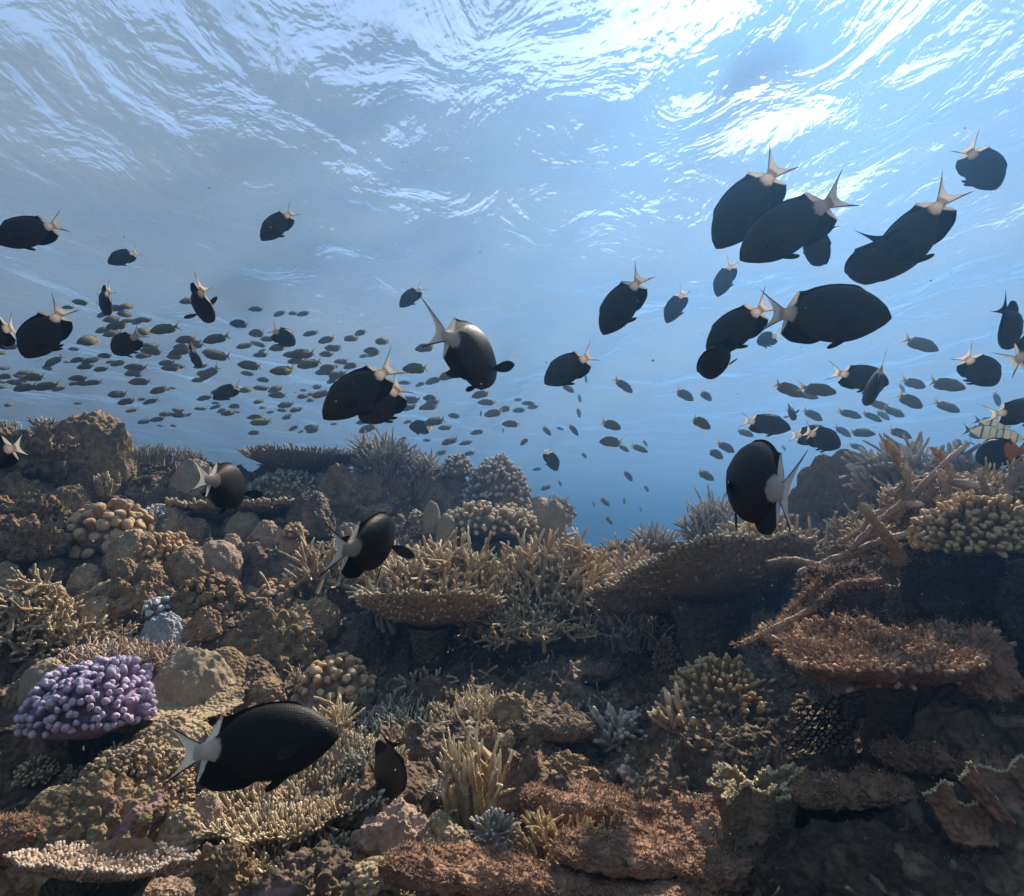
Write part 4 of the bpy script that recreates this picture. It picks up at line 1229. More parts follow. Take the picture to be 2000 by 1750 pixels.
def build_filler():
    """countless loose twigs, knobs and turf that carpet the rock between the colonies"""
    n = 30000
    y = np.exp(RNG.uniform(math.log(0.7), math.log(3.9), n))
    x = RNG.uniform(-1.05, 1.05, n) * y
    keep = vnoise(np.stack([x * 3, y * 3, x * 0], -1)) + RNG.uniform(-0.6, 0.6, n) > 0.05
    keep &= ~((x > 0.22) & (y < 1.25))
    x, y = x[keep], y[keep]
    z = H(x, y)
    e = 0.01
    nx = -(H(x + e, y) - z) / e; ny = -(H(x, y + e) - z) / e
    nrm = unit(np.stack([nx, ny, np.ones_like(nx)], -1))
    g_ = nrm[:, 2] > 0.72
    x, y, z, nrm = x[g_], y[g_], z[g_], nrm[g_]
    P = np.stack([x, y, z], -1)
    m = len(P)
    kind = vnoise(P * 2.2 + 50)
    a = kind > 0.1
    mb = MB()
    sc_ = y[a] ** 0.5
    branches(mb, P[a] - nrm[a] * 0.004, nrm[a] + RNG.normal(size=(a.sum(), 3)) * 0.7, 0.022 * sc_ * RNG.uniform(0.4, 1.5, a.sum()), 0.0032 * sc_ * RNG.uniform(0.7, 1.5, a.sum()), bend=0.5, K=6, S=5, taper=0.4)
    tag(mb.build('coral_rubble', M['rubble']), 'small twigs and stubs of coral carpeting the rock', 'coral rubble', kind='stuff')
    b = ~a
    mb = MB()
    branches(mb, P[b] - nrm[b] * 0.008, nrm[b] + RNG.normal(size=(b.sum(), 3)) * 0.3, 0.016 * y[b] ** 0.5 * RNG.uniform(0.5, 1.4, b.sum()), 0.0034 * y[b] ** 0.5 * RNG.uniform(0.4, 1.7, b.sum()), bend=0.2, K=6, S=7, taper=0.2)
    tag(mb.build('coral_knobs', M['under']), 'low brown knobs and crusts carpeting the rock', 'coral crust', kind='stuff')
    n = 26000
    y = np.exp(RNG.uniform(math.log(0.7), math.log(3.0), n)); x = RNG.uniform(-1.0, 1.05, n) * y
    keep = (vnoise(np.stack([x * 2.3 + 9, y * 2.3, x * 0], -1)) + 0.5 * np.clip(x, -1, 1) + RNG.uniform(-0.4, 0.4, n)) > 0.1
    keep &= ~((x > 0.2) & (y < 1.1))
    x, y = x[keep], y[keep]
    P = np.stack([x, y, H(x, y)], -1)
    mb = MB()
    branches(mb, P, RNG.normal(size=P.shape) * 0.6 + np.array([0, 0, 1.0]), 0.012 * RNG.uniform(0.4, 1.6, len(P)), 0.0011, bend=0.5, K=4, S=4, taper=0.6, jit=0)
    tag(mb.build('turf_algae', M['turf']), 'short reddish turf algae on the rock', 'algae', kind='stuff')


build_filler()

# ------------------------------------------------------------------ fish
def spline(xs, ys, x):
    xs = np.asarray(xs, float); ys = np.asarray(ys, float)
    m = np.gradient(ys, xs)
    k = np.clip(np.searchsorted(xs, x) - 1, 0, len(xs) - 2)
    h = xs[k + 1] - xs[k]; t = (x - xs[k]) / h
    return (2 * t**3 - 3 * t**2 + 1) * ys[k] + (t**3 - 2 * t**2 + t) * h * m[k] + (-2 * t**3 + 3 * t**2) * ys[k + 1] + (t**3 - t**2) * h * m[k + 1]


ST = [0.0, .03, .07, .13, .21, .30, .40, .50, .58, .65, .70, .74, .78, .82]
UP = [.002, .060, .105, .155, .200, .228, .236, .222, .190, .136, .088, .058, .048, .046]
LO = [-.022, -.060, -.095, -.140, -.185, -.213, -.220, -.205, -.170, -.118, -.078, -.054, -.046, -.046]
WD = [.006, .036, .056, .077, .093, .100, .098, .086, .069, .050, .036, .025, .016, .007]
SMAX = 0.82


class Shape:
    def __init__(self, deep=1.0, wide=1.0, bend=0.0, white=0.69, spread=False):
        self.spread = spread; self.lobe = 1.0
        self.deep, self.wide, self.bend, self.white = deep, wide, bend, white

    def up(self, s): return spline(ST, UP, np.clip(s, 0, SMAX)) * self.deep
    def lo(self, s): return spline(ST, LO, np.clip(s, 0, SMAX)) * self.deep
    def wd(self, s): return np.maximum(spline(ST, WD, np.clip(s, 0, SMAX)) * self.wide, 0.003)

    def place(self, V):
        """V columns: s (0 snout .. 1 tail), y, z -> fish space (unit length), bent sideways"""
        s = V[:, 0]
        b = self.bend
        x = 0.5 - s
        t = np.clip(s - 0.35, 0, None)
        off = b * t * t * 1.6
        dy = 2 * b * t * 1.6
        return np.stack([x + V[:, 1] * np.clip(dy, -0.8, 0.8) * 0.6, V[:, 1] + off, V[:, 2]], -1)


def grid_faces(nu, nv, wrap=False):
    idx = np.arange(nu * nv).reshape(nu, nv)
    if wrap:
        n2 = np.roll(idx, -1, 1)
        return np.stack([idx[:-1], n2[:-1], n2[1:], idx[1:]], -1).reshape(-1, 4)
    return np.stack([idx[:-1, :-1], idx[:-1, 1:], idx[1:, 1:], idx[1:, :-1]], -1).reshape(-1, 4)


def sheet(mb, shp, S_, Z_, Y_, th, pat):
    """thin solid fin: grid of s, z, y with half thickness th"""
    nu, nv = S_.shape
    A = shp.place(np.stack([S_, Y_ + th, Z_], -1).reshape(-1, 3))
    B = shp.place(np.stack([S_, Y_ - th, Z_], -1).reshape(-1, 3))
    q = grid_faces(nu, nv)
    n = nu * nv
    idx = np.arange(n).reshape(nu, nv)
    loop = np.concatenate([idx[0, :], idx[1:, -1], idx[-1, -2::-1], idx[-2:0:-1, 0]])
    l2 = np.roll(loop, -1)
    rim = np.stack([loop, l2, l2 + n, loop + n], -1)
    mb.add(np.concatenate([A, B]), np.concatenate([q, q[:, ::-1] + n, rim]), att=np.concatenate([pat.ravel()] * 2))


def fish_meshes(shp, kind, L, mats, small=False):
    skin, fin = mats
    out = {}
    nu, nv = (56, 24) if not small else (16, 12)
    s = np.linspace(0, 1, nu) ** 1.25 * SMAX
    ph = np.arange(nv) * 2 * math.pi / nv
    S_, PH = np.meshgrid(s, ph, indexing='ij')
    u, l, w = shp.up(s)[:, None], shp.lo(s)[:, None], shp.wd(s)[:, None]
    c, mid = np.cos(PH), (u + l) / 2
    z = mid + (u - l) / 2 * np.cos(PH)
    y = w * np.sign(np.sin(PH)) * np.abs(np.sin(PH)) ** 0.85
    # mouth crease and eye socket swelling
    gill = np.exp(-((S_ - 0.205 + 0.25 * (z / 0.2) ** 2 * 0.16) / 0.010) ** 2) * np.clip(1 - np.abs(z / 0.15), 0, 1)
    y = y * (1 - 0.07 * gill)
    y = y * (1 + 0.10 * np.exp(-((S_ - .095) / .03) ** 2 - ((z - .045) / .03) ** 2))
    V = shp.place(np.stack([S_, y, z], -1).reshape(-1, 3))
    if kind == 'barred':
        pat = np.clip(0.2 + 0.9 * np.abs(np.sin(S_ * 19)), 0, 1)
    elif kind == 'plain':
        pat = np.where(S_ > 0.72, 0.75, 0.0) + 0.25 * np.clip(-z / 0.2, 0, 1)
    elif kind == 'tiny':
        pat = np.ones_like(S_)
    else:
        edge = shp.white + 0.02 * np.cos(PH * 2)
        pat = np.clip((S_ - edge) / 0.09 + 0.4, 0, 1)
    mb = MB()
    mb.add(V * L, grid_faces(nu, nv, True), att=pat.ravel())
    cap = np.array([[0, i, (i + 1) % nv] for i in range(nv)])
    mb.add(np.concatenate([shp.place(np.array([[-0.004, 0, -.010]])) * L, V[:nv] * L]), tris=np.array([[0, 1 + (i + 1) % nv, 1 + i] for i in range(nv)]), att=np.zeros(nv + 1) + pat[0, 0])

    def tail(mb):
        nr, nm = (27, 11) if not small else (7, 5)
        a = np.sin(np.linspace(-1, 1, nr) * math.pi / 2); m = np.linspace(0, 1, nm)
        Ag, Mg = np.meshgrid(a, m, indexing='ij')
        ab = np.abs(Ag)
        upper = Ag > 0
        tipz = np.where(upper, 0.205 * shp.lobe, -0.165 * (0.5 + 0.5 * shp.lobe)) * (1.0 if shp.deep > 0.9 else 1.05)
        ext = 0.088 + (np.where(upper, 0.250, 0.205) - 0.088) * ab ** 1.8
        b = 0.044 * Ag * shp.deep
        Sg = 0.775 + ext * Mg
        Zg = b + (tipz * ab ** 1.1 * np.sign(ab) - b) * Mg ** 1.1
        Yg = np.zeros_like(Sg)
        th = 0.0050 * (1 - Mg) + 0.0014
        if kind in ('plain',):
            pt = np.clip(0.35 + 0.6 * Mg * (1 - 0.3 * ab), 0, 1)
        elif kind == 'barred':
            pt = 0.4 + 0 * Mg
        elif kind == 'tiny':
            pt = 1 + 0 * Mg
        elif kind == 'dark':
            pt = 0 * Mg
        else:
            pt = np.clip(1.25 - 1.5 * np.clip((ab - 0.70) / 0.14, 0, 1) * (0.5 + 0.5 * Mg), 0, 1)
        sheet(mb, shp, Sg, Zg, Yg, th, pt)

    def dorsal(mb, up=True):
        n1, n2 = (26, 7) if not small else (12, 3)
        q1d = np.linspace(0, 1, n1); m = np.linspace(0, 1, n2)
        q, Mg = np.meshgrid(q1d, m, indexing='ij')
        if up:
            sb, so = 0.20 + 0.575 * q, 0.20 + 0.495 * q
            zo = spline([0, .1, .3, .55, .75, .9, 1.0], [.195, .230, .248, .244, .220, .192, .190], q) * shp.deep
            zb = shp.up(sb) - 0.010
        else:
            sb, so = 0.46 + 0.315 * q, 0.46 + 0.33 * q
            zo = -spline([0, .25, .5, .8, 1.0], [.205, .240, .240, .218, .165], q) * shp.deep
            zb = shp.lo(sb) + 0.010
        Sx = sb + (so - sb) * Mg
        Zg = zb + (zo - zb) * Mg
        Sg = Sx
        th = 0.0055 * (1 - Mg) + 0.0013
        if kind == 'black':
            pt = np.clip((q - (0.86 if up else 0.88) - 0.10 * Mg) / 0.09 + 0.45, 0, 1)
        elif kind == 'dark':
            pt = 0 * q
        elif kind in ('tiny',):
            pt = 1 + 0 * q
        else:
            pt = 0.25 + 0.25 * q
        sheet(mb, shp, Sx, Zg, np.zeros_like(Sg), th, pt)

    def paddle(mb, s0, z0, side, ln, wd_, dirv, pat=0.5):
        n1, n2 = (9, 7) if not small else (5, 4)
        t = np.linspace(0, 1, n1); v = np.linspace(-1, 1, n2)
        T, Vv = np.meshgrid(t, v, indexing='ij')
        wdt = wd_ * (0.25 + 0.75 * np.sin(np.clip(T * 1.15, 0, 1) * math.pi * 0.62)) * np.sqrt(np.maximum(0.03, 1 - T ** 4))
        d = unit(np.array(dirv))
        y0 = float(shp.wd(np.array([s0]))[0]) * math.sqrt(max(0.05, 1 - min(1, abs(z0) / 0.21) ** 2)) * 0.97
        Sg = s0 + d[0] * ln * T + 0.25 * wdt * Vv * abs(d[1])
        Yg = side * (y0 + d[1] * ln * T)
        Zg = z0 + d[2] * ln * T + wdt * Vv * 0.95
        sheet(mb, shp, Sg, Zg, Yg, 0.0022 * (1 - T) + 0.001, np.full_like(T, pat))

    if small:
        dorsal(mb, True); dorsal(mb, False)
        out['body'] = mb
        t = MB(); tail(t); out['tail_fin'] = t
        for o in out.values():
            o.v = [o.v[i] if (i < 2 and o is mb) else o.v[i] * L for i in range(len(o.v))]
        return out
    out['body'] = mb
    parts = []
    t = MB(); tail(t); parts.append(('tail_fin', t, fin))
    t = MB(); dorsal(t, True); parts.append(('dorsal_fin', t, fin))
    t = MB(); dorsal(t, False); parts.append(('anal_fin', t, fin))
    for sd in (-1, 1):
        t = MB(); paddle(t, 0.235, -0.035, sd, 0.20 if shp.spread else 0.15, 0.048, (0.35, 1.0, -0.1) if shp.spread else (0.93, 0.30, -0.22), 0.5 if shp.spread else 0.0); parts.append(('pectoral_fin', t, M['pectoral']))
        t = MB(); paddle(t, 0.29, -0.195 * shp.deep, sd, 0.15, 0.026, (0.85, 0.14, -0.45), 0.0); parts.append(('pelvic_fin', t, fin))
        v, f = ico(2)
        e = np.array([0.088, sd * (float(shp.wd(np.array([.088]))[0]) * 0.86), 0.035 * shp.deep])
        vv = v * np.array([0.021, 0.010, 0.021])
        t = MB(); t.add(shp.place(vv * np.array([-1, 1, 1]) + e), tris=f, att=np.clip((np.hypot(v[:, 0], v[:, 2]) - 0.62) * 6, 0, 1) * 0.7); parts.append(('eye', t, M['eye']))
    for nm, t, mt in parts:
        t.v = [a * L for a in t.v]
    out['parts'] = parts
    return out


PROTO = {}
NF = 0


def proto(kind, bend, var=1):
    key = (kind, bend, var)
    if key in PROTO:
        return PROTO[key]
    cfg = {
        'black': (Shape(1.0, 1.0, bend), 'black', 0.17, ('fish', 'fish_fin')),
        'ink': (Shape(1.0, 1.0, bend), 'black', 0.17, ('inkfish', 'fish_fin')),
        'spread': (Shape(1.0, 1.0, bend, spread=True), 'black', 0.17, ('fish', 'fish_fin')),
        'allblack': (Shape(1.0, 1.0, bend, 2.0), 'dark', 0.17, ('fish', 'fish_fin')),
        'brown': (Shape(1.0, 1.0, bend, spread=True), 'black', 0.17, ('brownfish', 'fish_fin')),
        'orange_tail': (Shape(1.08, 1.0, bend, 0.60), 'black', 0.17, ('orangefish', 'orangefin')),
        'school': (Shape(0.74, 1.0, bend), 'plain', 0.15, ('school', 'school_fin')),
        'slim': (Shape(0.66, 0.95, bend), 'plain', 0.15, ('school', 'school_fin')),
        'barred': (Shape(0.9, 0.9, bend), 'barred', 0.15, ('sergeant', 'sergeantfin')),
        'tiny': (Shape(0.85, 1.0, bend), 'tiny', 0.05, ('tiny', 'tinyfin')),
    }[kind]
    shp, pk, L, mats = cfg
    shp.deep *= (0.87, 0.94, 1.0)[var]
    shp.lobe = (0.86, 1.0, 1.12)[var]
    sm = kind in ('school', 'slim', 'barred', 'tiny')
    r = fish_meshes(shp, pk, L, [M[m] for m in mats], sm)
    body = r['body'].mesh('fish_body', M[mats[0]])
    if sm:
        kids = [('tail_fin', r['tail_fin'].mesh('tail_fin', M[mats[1]]))]
    else:
        kids = [(nm, t.mesh(nm, mt)) for nm, t, mt in r['parts']]
    PROTO[key] = (body, kids, L)
    return PROTO[key]


def add_fish(name, kind, head, tail, label, cat='fish', group=None, S=None, toward=False, up=None, bend=0.0, d=None, var=None):
    global NF
    NF += 1
    body, kids, L = proto(kind, bend, (NF * 7 // 3) % 3 if var is None else var)
    hx, hy = head; tx, ty = tail
    e2 = np.array([hx - tx, -(hy - ty)], float)
    Lp = np.linalg.norm(e2)
    if S is None or S < Lp: S = Lp
    cps = Lp / S
    psi = math.acos(min(1, cps))
    e2 = e2 / Lp
    if d is None:
        d = F * L / S
    c = at((hx + tx) / 2, (hy + ty) / 2, d)
    # local camera frame about the line of sight, so that the pose reads the same off axis
    fw = unit(c)
    rt = unit(np.cross(fw, CU)); uu = np.cross(rt, fw)
    e = rt * e2[0] + uu * e2[1]
    h = unit(e * math.cos(psi) + fw * math.sin(psi) * (-1 if toward else 1))
    if up is None:
        pr = np.array([-e2[1], e2[0]])
        if pr[1] < 0: pr = -pr
        hint = rt * pr[0] + uu * pr[1]
    else:
        hint = rt * up[0] - uu * up[1] + fw * (up[2] if len(up) > 2 else 0)
    z = unit(hint - h * np.dot(hint, h))
    y = np.cross(z, h)
    mt = Matrix(((h[0], y[0], z[0], c[0]), (h[1], y[1], z[1], c[1]), (h[2], y[2], z[2], c[2]), (0, 0, 0, 1)))
    o = bpy.data.objects.new(name, body)
    COL.objects.link(o)
    o.matrix_world = mt
    tag(o, label, cat, group)
    for nm, me in kids:
        k = bpy.data.objects.new(nm, me)
        COL.objects.link(k)
        k.parent = o
    return o


G = 'black white-tailed fish over the reef'
BLACK = [
    # head, tail, label, options
    ((1399, 472), (1532, 318), 'black white-tailed fish at the back of the overlapping pair near the surface', dict()),
    ((1450, 490), (1652, 388), 'large black white-tailed fish at the front of the overlapping pair near the surface', dict()),
    ((1588, 513), (1604, 440), 'dark fish diving nose-down tight behind the overlapping pair', dict(k='allblack', S=150, up=(0.5, 0, -1))),
    ((1722, 536), (1858, 372), 'black fish diving steeply with its white forked tail up, beside the glare', dict(up=(-0.8, -0.6))),
    ((1698, 552), (1722, 452), 'narrow black fish seen end-on at the shoulder of the steep diver', dict(k='allblack', S=205, up=(-0.8, -0.3, -0.6))),
    ((1720, 630), (1486, 600), 'biggest black fish in open water, level, tail toward the middle', dict(bend=0.12)),
    ((1383, 684), (1508, 588), 'black fish slanting down just beneath the tail of the biggest open-water fish', dict()),
    ((1391, 740), (1402, 648), 'narrow black fish plunging head-down under the slanting fish', dict(k='allblack', S=165, up=(-0.9, 0, -0.6))),
    ((1480, 668), (1522, 655), 'small dark fish half hidden between the two big open-water fish', dict(S=70)),
    ((1941, 374), (1888, 272), 'olive-black fish alone near the surface glare, diving away', dict(k='brown', S=135, up=(0.9, -0.4))),
    ((1401, 577), (1433, 506), 'small black fish diving below the overlapping pair', dict(up=(-0.9, -0.4))),
    ((1302, 629), (1340, 562), 'small black fish diving in the gap beside two similar divers, tail flicked up', dict(up=(-0.9, -0.5))),
    ((1728, 752), (1628, 722), 'black fish above the outcrop crossing behind a smaller plunging one', dict(S=120)),
    ((1692, 790), (1732, 700), 'smaller black fish plunging in front of another above the outcrop', dict(S=130, up=(0.2, -0.3, -0.9))),
    ((1938, 754), (1882, 684), 'dark grey fish heading down toward the outcrop coral', dict(S=120, up=(0.8, -0.6))),
    ((1976, 678), (1970, 590), 'very thin dark fish seen edge-on near the photo border', dict(k='allblack', S=150, up=(-0.3, 0, -1))),
    ((2062, 668), (1982, 706), 'fish cut by the border showing only its pale tail', dict(S=180)),
    ((1540, 838), (1446, 818), 'black fish passing over the top of the white-flanked fish', dict()),
    ((1623, 850), (1541, 850), 'black fish with a bright white tail above the dark plate wall', dict()),
    ((1637, 873), (1570, 838), 'grey-black fish just beneath the one with the bright white tail', dict(S=100)),
    ((1427, 930), (1553, 968), 'black fish turning its white tail to the camera above the antler staghorn', dict(k='ink', S=385, up=(0.12, -1), bend=0.04)),
    ((2040, 800), (1938, 808), 'black fish entering from the border above the outcrop', dict(S=120)),
    ((968, 742), (868, 632), 'black fish with both side fins spread in the middle of the open water', dict(k='spread', S=265, up=(-0.15, -1), bend=0.25)),
    ((1063, 748), (1166, 686), 'black white-tailed fish in clear profile beside the spread-finned fish', dict()),
    ((1176, 650), (1262, 528), 'black fish diving steeply alone in the middle distance', dict(up=(-0.85, -0.5))),
    ((781, 600), (828, 555), 'small black fish by itself above the dense school', dict()),
    ((634, 818), (782, 700), 'large black fish slanting down in front of the school, overlapping another', dict()),
    ((704, 824), (798, 738), 'black fish hidden behind the large slanting one', dict(S=160)),
    ((5, 483), (118, 420), 'black fish with a white tail high up by the border', dict()),
    ((216, 518), (269, 484), 'small plain dark fish high up between two larger ones', dict()),
    ((512, 471), (577, 402), 'black fish alone high in the water above the school', dict()),
    ((56, 702), (122, 592), 'big black fish nose-down by the border with its tail spread', dict(S=142, up=(-1, -0.25), bend=-0.2)),
    ((-46, 664), (36, 630), 'black fish leaving the frame with only its rear showing', dict(S=130)),
    ((206, 612), (206, 560), 'thin dark fish seen from behind with pale tail lobes', dict(S=95, up=(0.2, 0, -1), bend=0.2)),
    ((402, 626), (386, 556), 'brownish fish seen from above with side fins out', dict(k='brown', S=140, up=(0.35, 0, -1), bend=0.15)),
    ((226, 692), (270, 648), 'stout black fish at the rim of the school with its tail raised', dict(S=105)),
    ((386, 717), (375, 672), 'small dark fish seen end-on inside the school', dict(S=72, up=(0.3, 0, -1))),
    ((419, 780), (473, 748), 'black fish with a white tail low in the school', dict()),
    ((575, 672), (526, 640), 'dark fish heading the other way inside the school', dict(S=78)),
    ((450, 634), (489, 631), 'small dark fish with a pale back above the school', dict(k='brown')),
    ((799, 833), (848, 836), 'round black fish with a white tail just above the crest staghorn', dict(S=56)),
    ((1088, 920), (1064, 872), 'dark fish diving past the big round coral head', dict(up=(0.8, -0.5))),
    ((470, 968), (418, 928), 'brown fish with white tail lobes in front of the long table coral', dict(k='brown', S=205, up=(0.03, -1), bend=0.3)),
    ((765, 1046), (676, 1082), 'brown-black fish over the open staghorn, turned away', dict(k='brown', S=290, up=(0.25, -1), bend=0.2)),
    ((655, 1465), (334, 1446), 'biggest black fish of all, close and level above the fine-fingered table', dict(k='ink', var=1)),
    ((755, 1553), (772, 1432), 'slim black fish hanging head-down beside the dense fingered table', dict(k='allblack', S=165, up=(0.75, 0.0, -0.75))),
    ((-70, 900), (44, 868), 'black fish mostly outside the frame, white tail over the crest', dict(S=150)),
    ((1822, 975), (1728, 948), 'fish hidden among staghorn branches, only its white tail showing', dict(S=110, d=2.0)),
    ((1548, 820), (1546, 787), 'tiny brown fish swimming head-down above the white-flanked fish', dict(k='brown', S=60, up=(0.3, 0, -1))),
]
for i_, (h, t, lab, kw) in enumerate(BLACK):
    kw = dict(kw)
    kw.setdefault('bend', (-0.16, 0.08, 0.18, -0.08, 0.0)[i_ % 5])
    add_fish('damselfish', kw.pop('k', 'black'), h, t, lab, group=G, **kw)
add_fish('damselfish', 'orange_tail', (1916, 896), (2004, 876), 'dark fish with an orange tail beside the outcrop staghorn', S=125)
add_fish('tiny_fish', 'tiny', (808, 1500), (788, 1502), 'tiny bright orange fish beside the slim black fish', S=30)
add_fish('tiny_fish', 'tiny', (634, 1418), (652, 1422), 'tiny bright orange fish at the nose of the biggest black fish', S=26)
add_fish('tiny_fish', 'tiny', (272, 1304), (254, 1299), 'tiny orange fish behind the purple coral', S=26)
for h, t, lab in [((1965, 835), (1905, 818), 'pale barred fish above the outcrop, upper of three'), ((1950, 850), (1885, 838), 'pale barred fish above the outcrop, lower of three'), ((1990, 858), (1925, 846), 'pale barred fish tucked deepest behind the other two')]:
    add_fish('barred_fish', 'barred', h, t, lab, group='pale barred fish')

# the schools: x, y, length, heading (degrees below level; tail behind) in zoomed-crop pixels, see the scale of each list
SCH_A = """455,688,90 380,715,60 655,720,100 575,755,70 630,780,100 715,790,80 805,785,100 660,815,120 920,835,150 810,850,110 635,860,110 510,900,130 470,905,80 415,948,60 855,960,130 810,980,100 1040,895,110 1010,960,130 980,990,90 1205,890,140 1220,985,140 1440,860,100 1365,930,90 1455,925,80 1430,725,85 1560,750,70 1695,750,80 1735,860,90 1825,895,95 1860,943,95 1960,890,80 1460,980,95 1690,975,150 1640,980,120 1550,940,90 1400,1040,140 1385,1085,80 1585,1070,150 1730,1030,140 1475,1120,80 1820,1075,100 1890,1090,110 1960,1040,90 1910,1020,70 300,1015,110 270,1055,60 435,1008,80 510,1010,100 590,985,80 480,1045,90 565,1060,75 665,1025,90 760,1050,120 745,1080,90 930,1025,80 960,1055,110 1170,1080,130 1140,1085,80 1110,1120,80 30,1055,60 145,1080,90 195,1105,100 35,1100,80 90,1135,90 10,1130,50 140,1163,110 260,1155,130 330,1170,70 440,1110,100 430,1140,70 520,1135,90 785,1130,120 885,1178,90 970,1165,50 660,1200,100 710,1240,100 735,1290,60 840,1240,80 660,1140,30 55,1258,55 435,1250,40 930,1310,80 880,1340,80 1000,1315,85 805,1352,70 975,1375,45 1120,1280,65 1205,1270,70 1240,1290,60 1280,1303,90 1330,1300,40 1145,1220,90 1220,1190,80 1380,1175,90 1450,1240,75 1460,1165,90 1555,1205,110 1510,1300,45 1595,1260,90 1575,1290,60 1655,1285,80 1600,1330,55 1455,1355,110 1430,1365,50 1640,1388,60 1745,1385,90 1420,1415,70 1695,1210,75 1740,1230,60 1800,1200,110 1775,1160,50 50,935,90 20,970,50 1050,680,90 1090,930,90"""
SCH_B = """110,610,100 150,655,90 255,600,100 425,615,90 370,675,110 320,700,60 660,655,120 120,765,100 250,755,100 190,730,80 90,790,90 165,815,90 610,770,160 635,857,70 705,838,100 790,808,120 545,850,80 70,910,90 60,870,60 20,915,60 580,945,120 570,985,100 690,935,90 680,985,110 650,990,60 970,915,110 1005,960,110 1040,1020,110 1110,995,80 1185,1003,80 1235,965,80 1262,985,70 1178,945,50 1140,1080,110 970,1018,40,80 1093,1115,35,80 715,1065,130 775,1100,90 825,1035,80 565,1068,60 340,1105,110 670,1170,50 800,1175,110 890,1185,90 955,1125,95 650,1245,45 750,1240,70 905,1245,80 540,1160,50 30,1100,90 150,1080,40 1700,1180,140 1285,1332,60 1335,1435,70 1215,1175,70,45"""
SCH_BR = """1765,865,130,40 1455,880,80,35 1555,825,55,80 1520,935,55,80 1515,1015,60,80 1335,1115,75,50 1408,1105,50,20 1485,1110,90,58 1695,1085,120,20 1765,1215,70,30 1850,1215,110,30 1885,1185,50,60 1545,1255,45,60 1790,1368,80,55 1893,1440,45,60 1410,1410,40,60 1600,1525,35,80 1660,1512,70,50 1768,1505,45,80 1860,1555,35,70 1685,1618,60,50"""
SCH_C = """1420,205,190,30 100,485,130,38 220,490,95,45 680,455,190,25 850,460,190,15 1385,425,120,25 1560,430,190,20 1360,520,150,30 1570,555,130,30 190,640,140,38 820,600,120,40 1025,595,130,25 1150,610,120,35 1190,545,130,30 1275,585,110,30 440,700,105,20 985,690,110,35 1090,700,140,5 335,780,110,35 275,815,105,35 220,935,110,30 1300,700,140,25 1070,780,100,30 890,835,80,35 1850,510,90,75 90,1200,70,40 375,900,40,60 660,785,40,60 790,490,120,20 1210,600,90,40 1750,690,110,15 1320,450,60,70"""


def school_label(x, y, right):
    if right:
        if x < 1290: return ('small olive fish strung out diving through the clear water of the dip', 'olive fish diving in the dip')
        if x < 1480: return ('small olive fish trailing down between the dip and the white-flanked fish', 'olive fish trailing beside the white-flanked fish')
        return ('small olive-grey fish of the loose band above the near outcrop', 'olive fish above the outcrop')
    if x < 290: return ('small grey-olive fish at the thin outer end of the dense school', 'school above the domed coral')
    if x < 480:
        if y < 745: return ('small grey-olive fish in the upper part of the dense school above the grey dome', 'upper dense school')
        return ('small faded fish in the low fringe of the school above the grey dome', 'low fringe of the school')
    if x < 700:
        if y < 745: return ('small yellow-tailed olive fish in the thick of the school over the flat table coral', 'thick of the school')
        return ('small faded fish low over the flat table coral', 'low fish over the flat table coral')
    if x < 900: return ('small yellow-tailed olive fish between the large slanting black fish and the crest staghorn', 'school behind the slanting fish')
    return ('small yellow-tailed olive fish bunched above the big round coral head', 'school above the round coral head')


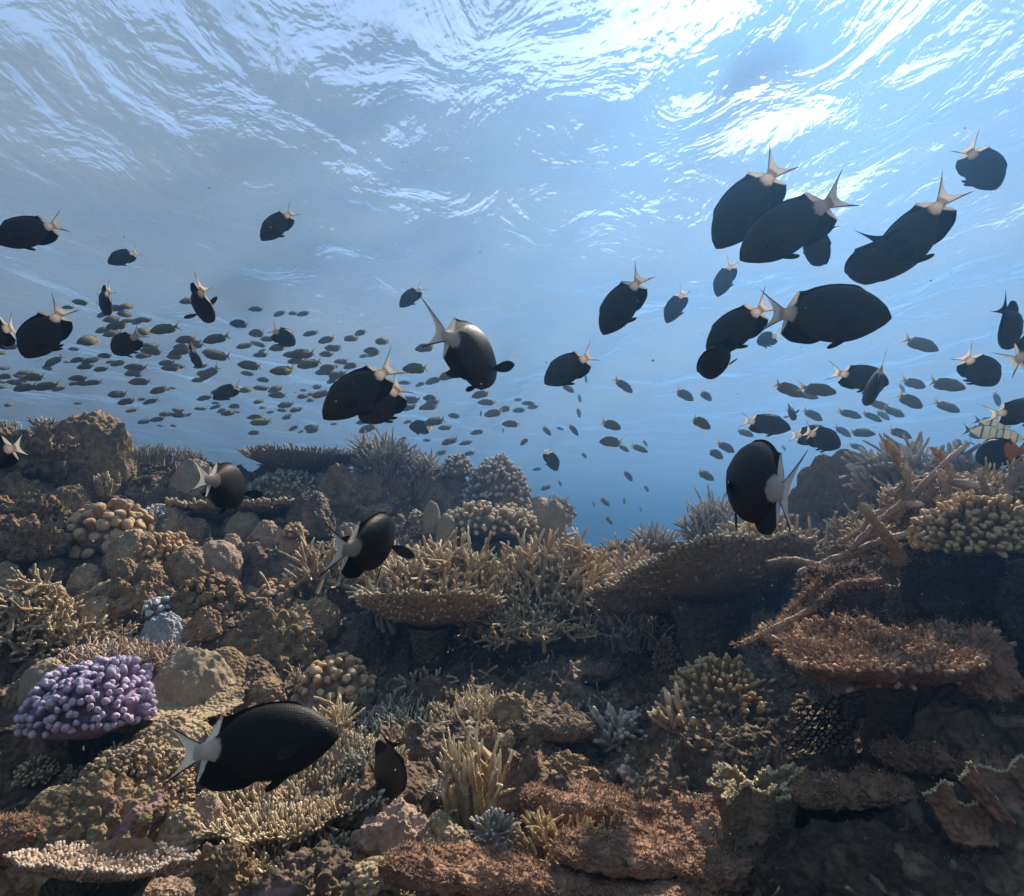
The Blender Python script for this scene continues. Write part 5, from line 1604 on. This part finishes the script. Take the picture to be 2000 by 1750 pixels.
rs = random.Random(5)
extra = []
for txt, ox, oy, right in ((SCH_A, 0, 350, False), (SCH_B, 600, 450, False), (SCH_BR, 600, 450, True), (SCH_C, 1300, 600, True)):
    for it in txt.split():
        v = [float(a) for a in it.split(',')]
        x, y, L = ox + v[0] * .35, oy + v[1] * .35, v[2] * .35
        a = v[3] if len(v) > 3 else rs.gauss(13, 8)
        a = R(a + rs.gauss(0, 3))
        sgn = 1 if right else -1
        dx, dy = sgn * math.cos(a) * L / 2, math.sin(a) * L / 2
        lab, grp = school_label(x, y, right)
        if not right and x < 860 and rs.random() < 0.42 and 'extra' not in it:
            ex, ey, el = x + rs.uniform(-28, 28), y + rs.uniform(-15, 15), L * rs.uniform(0.55, 0.9)
            extra.append((ex, ey, el))
        up = (0.5 * sgn, -1) if abs(v[3] if len(v) > 3 else 0) > 60 else None
        add_fish('school_fish', rs.choice(['school', 'school', 'slim']), (x + dx, y + dy), (x - dx, y - dy), lab, group=grp, S=L * rs.uniform(1.02, 1.3), toward=rs.random() < 0.5, bend=rs.choice([-0.3, -0.15, 0.0, 0.15, 0.3]), up=up)


for x, y, L in extra[:64]:
    a = R(rs.gauss(12, 12))
    dx, dy = -math.cos(a) * L / 2, math.sin(a) * L / 2
    lab, grp = school_label(x, y, False)
    add_fish('school_fish', rs.choice(['school', 'slim']), (x + dx, y + dy), (x - dx, y - dy), lab, group=grp, S=L * rs.uniform(1.02, 1.4), toward=rs.random() < 0.5, bend=rs.choice([-0.3, -0.15, 0.0, 0.15, 0.3]))


# ------------------------------------------------------------------ drifting specks and the water itself
def build_specks():
    n = 420
    v, f = ico(1)
    mb = MB()
    for _ in range(n):
        d = RNG.uniform(0.5, 2.6)
        p = at(RNG.uniform(-60, 2060), RNG.uniform(150, 1750), d)
        r = RNG.uniform(0.0004, 0.0013) * (0.6 + 0.4 * d)
        mb.add(v * r * RNG.uniform(0.7, 1.3, 3) + p, tris=f)
    tag(mb.build('drifting_specks', M['yellow_rim']), 'pale specks drifting in the water', 'specks', kind='stuff')


build_specks()


def build_haze():
    m, nt, out = new_mat('water_haze')
    pv = nt.nodes.new('ShaderNodeVolumePrincipled')
    pv.inputs['Color'].default_value = (0.080, 0.225, 0.49, 1)
    pv.inputs['Density'].default_value = 0.062
    pv.inputs['Anisotropy'].default_value = 0.65
    nt.links.new(pv.outputs[0], out.inputs['Volume'])
    mb = MB()
    x0, x1, y0, y1, z0, z1 = -120, 120, -16, 110, -4.3, ZS + 0.45
    mb.add([(x0, y0, z0), (x1, y0, z0), (x1, y1, z0), (x0, y1, z0), (x0, y0, z1), (x1, y0, z1), (x1, y1, z1), (x0, y1, z1)],
           [(0, 3, 2, 1), (4, 5, 6, 7), (0, 1, 5, 4), (1, 2, 6, 5), (2, 3, 7, 6), (3, 0, 4, 7)])
    tag(mb.build('haze', m, smooth=False), kind='stuff')


build_haze()
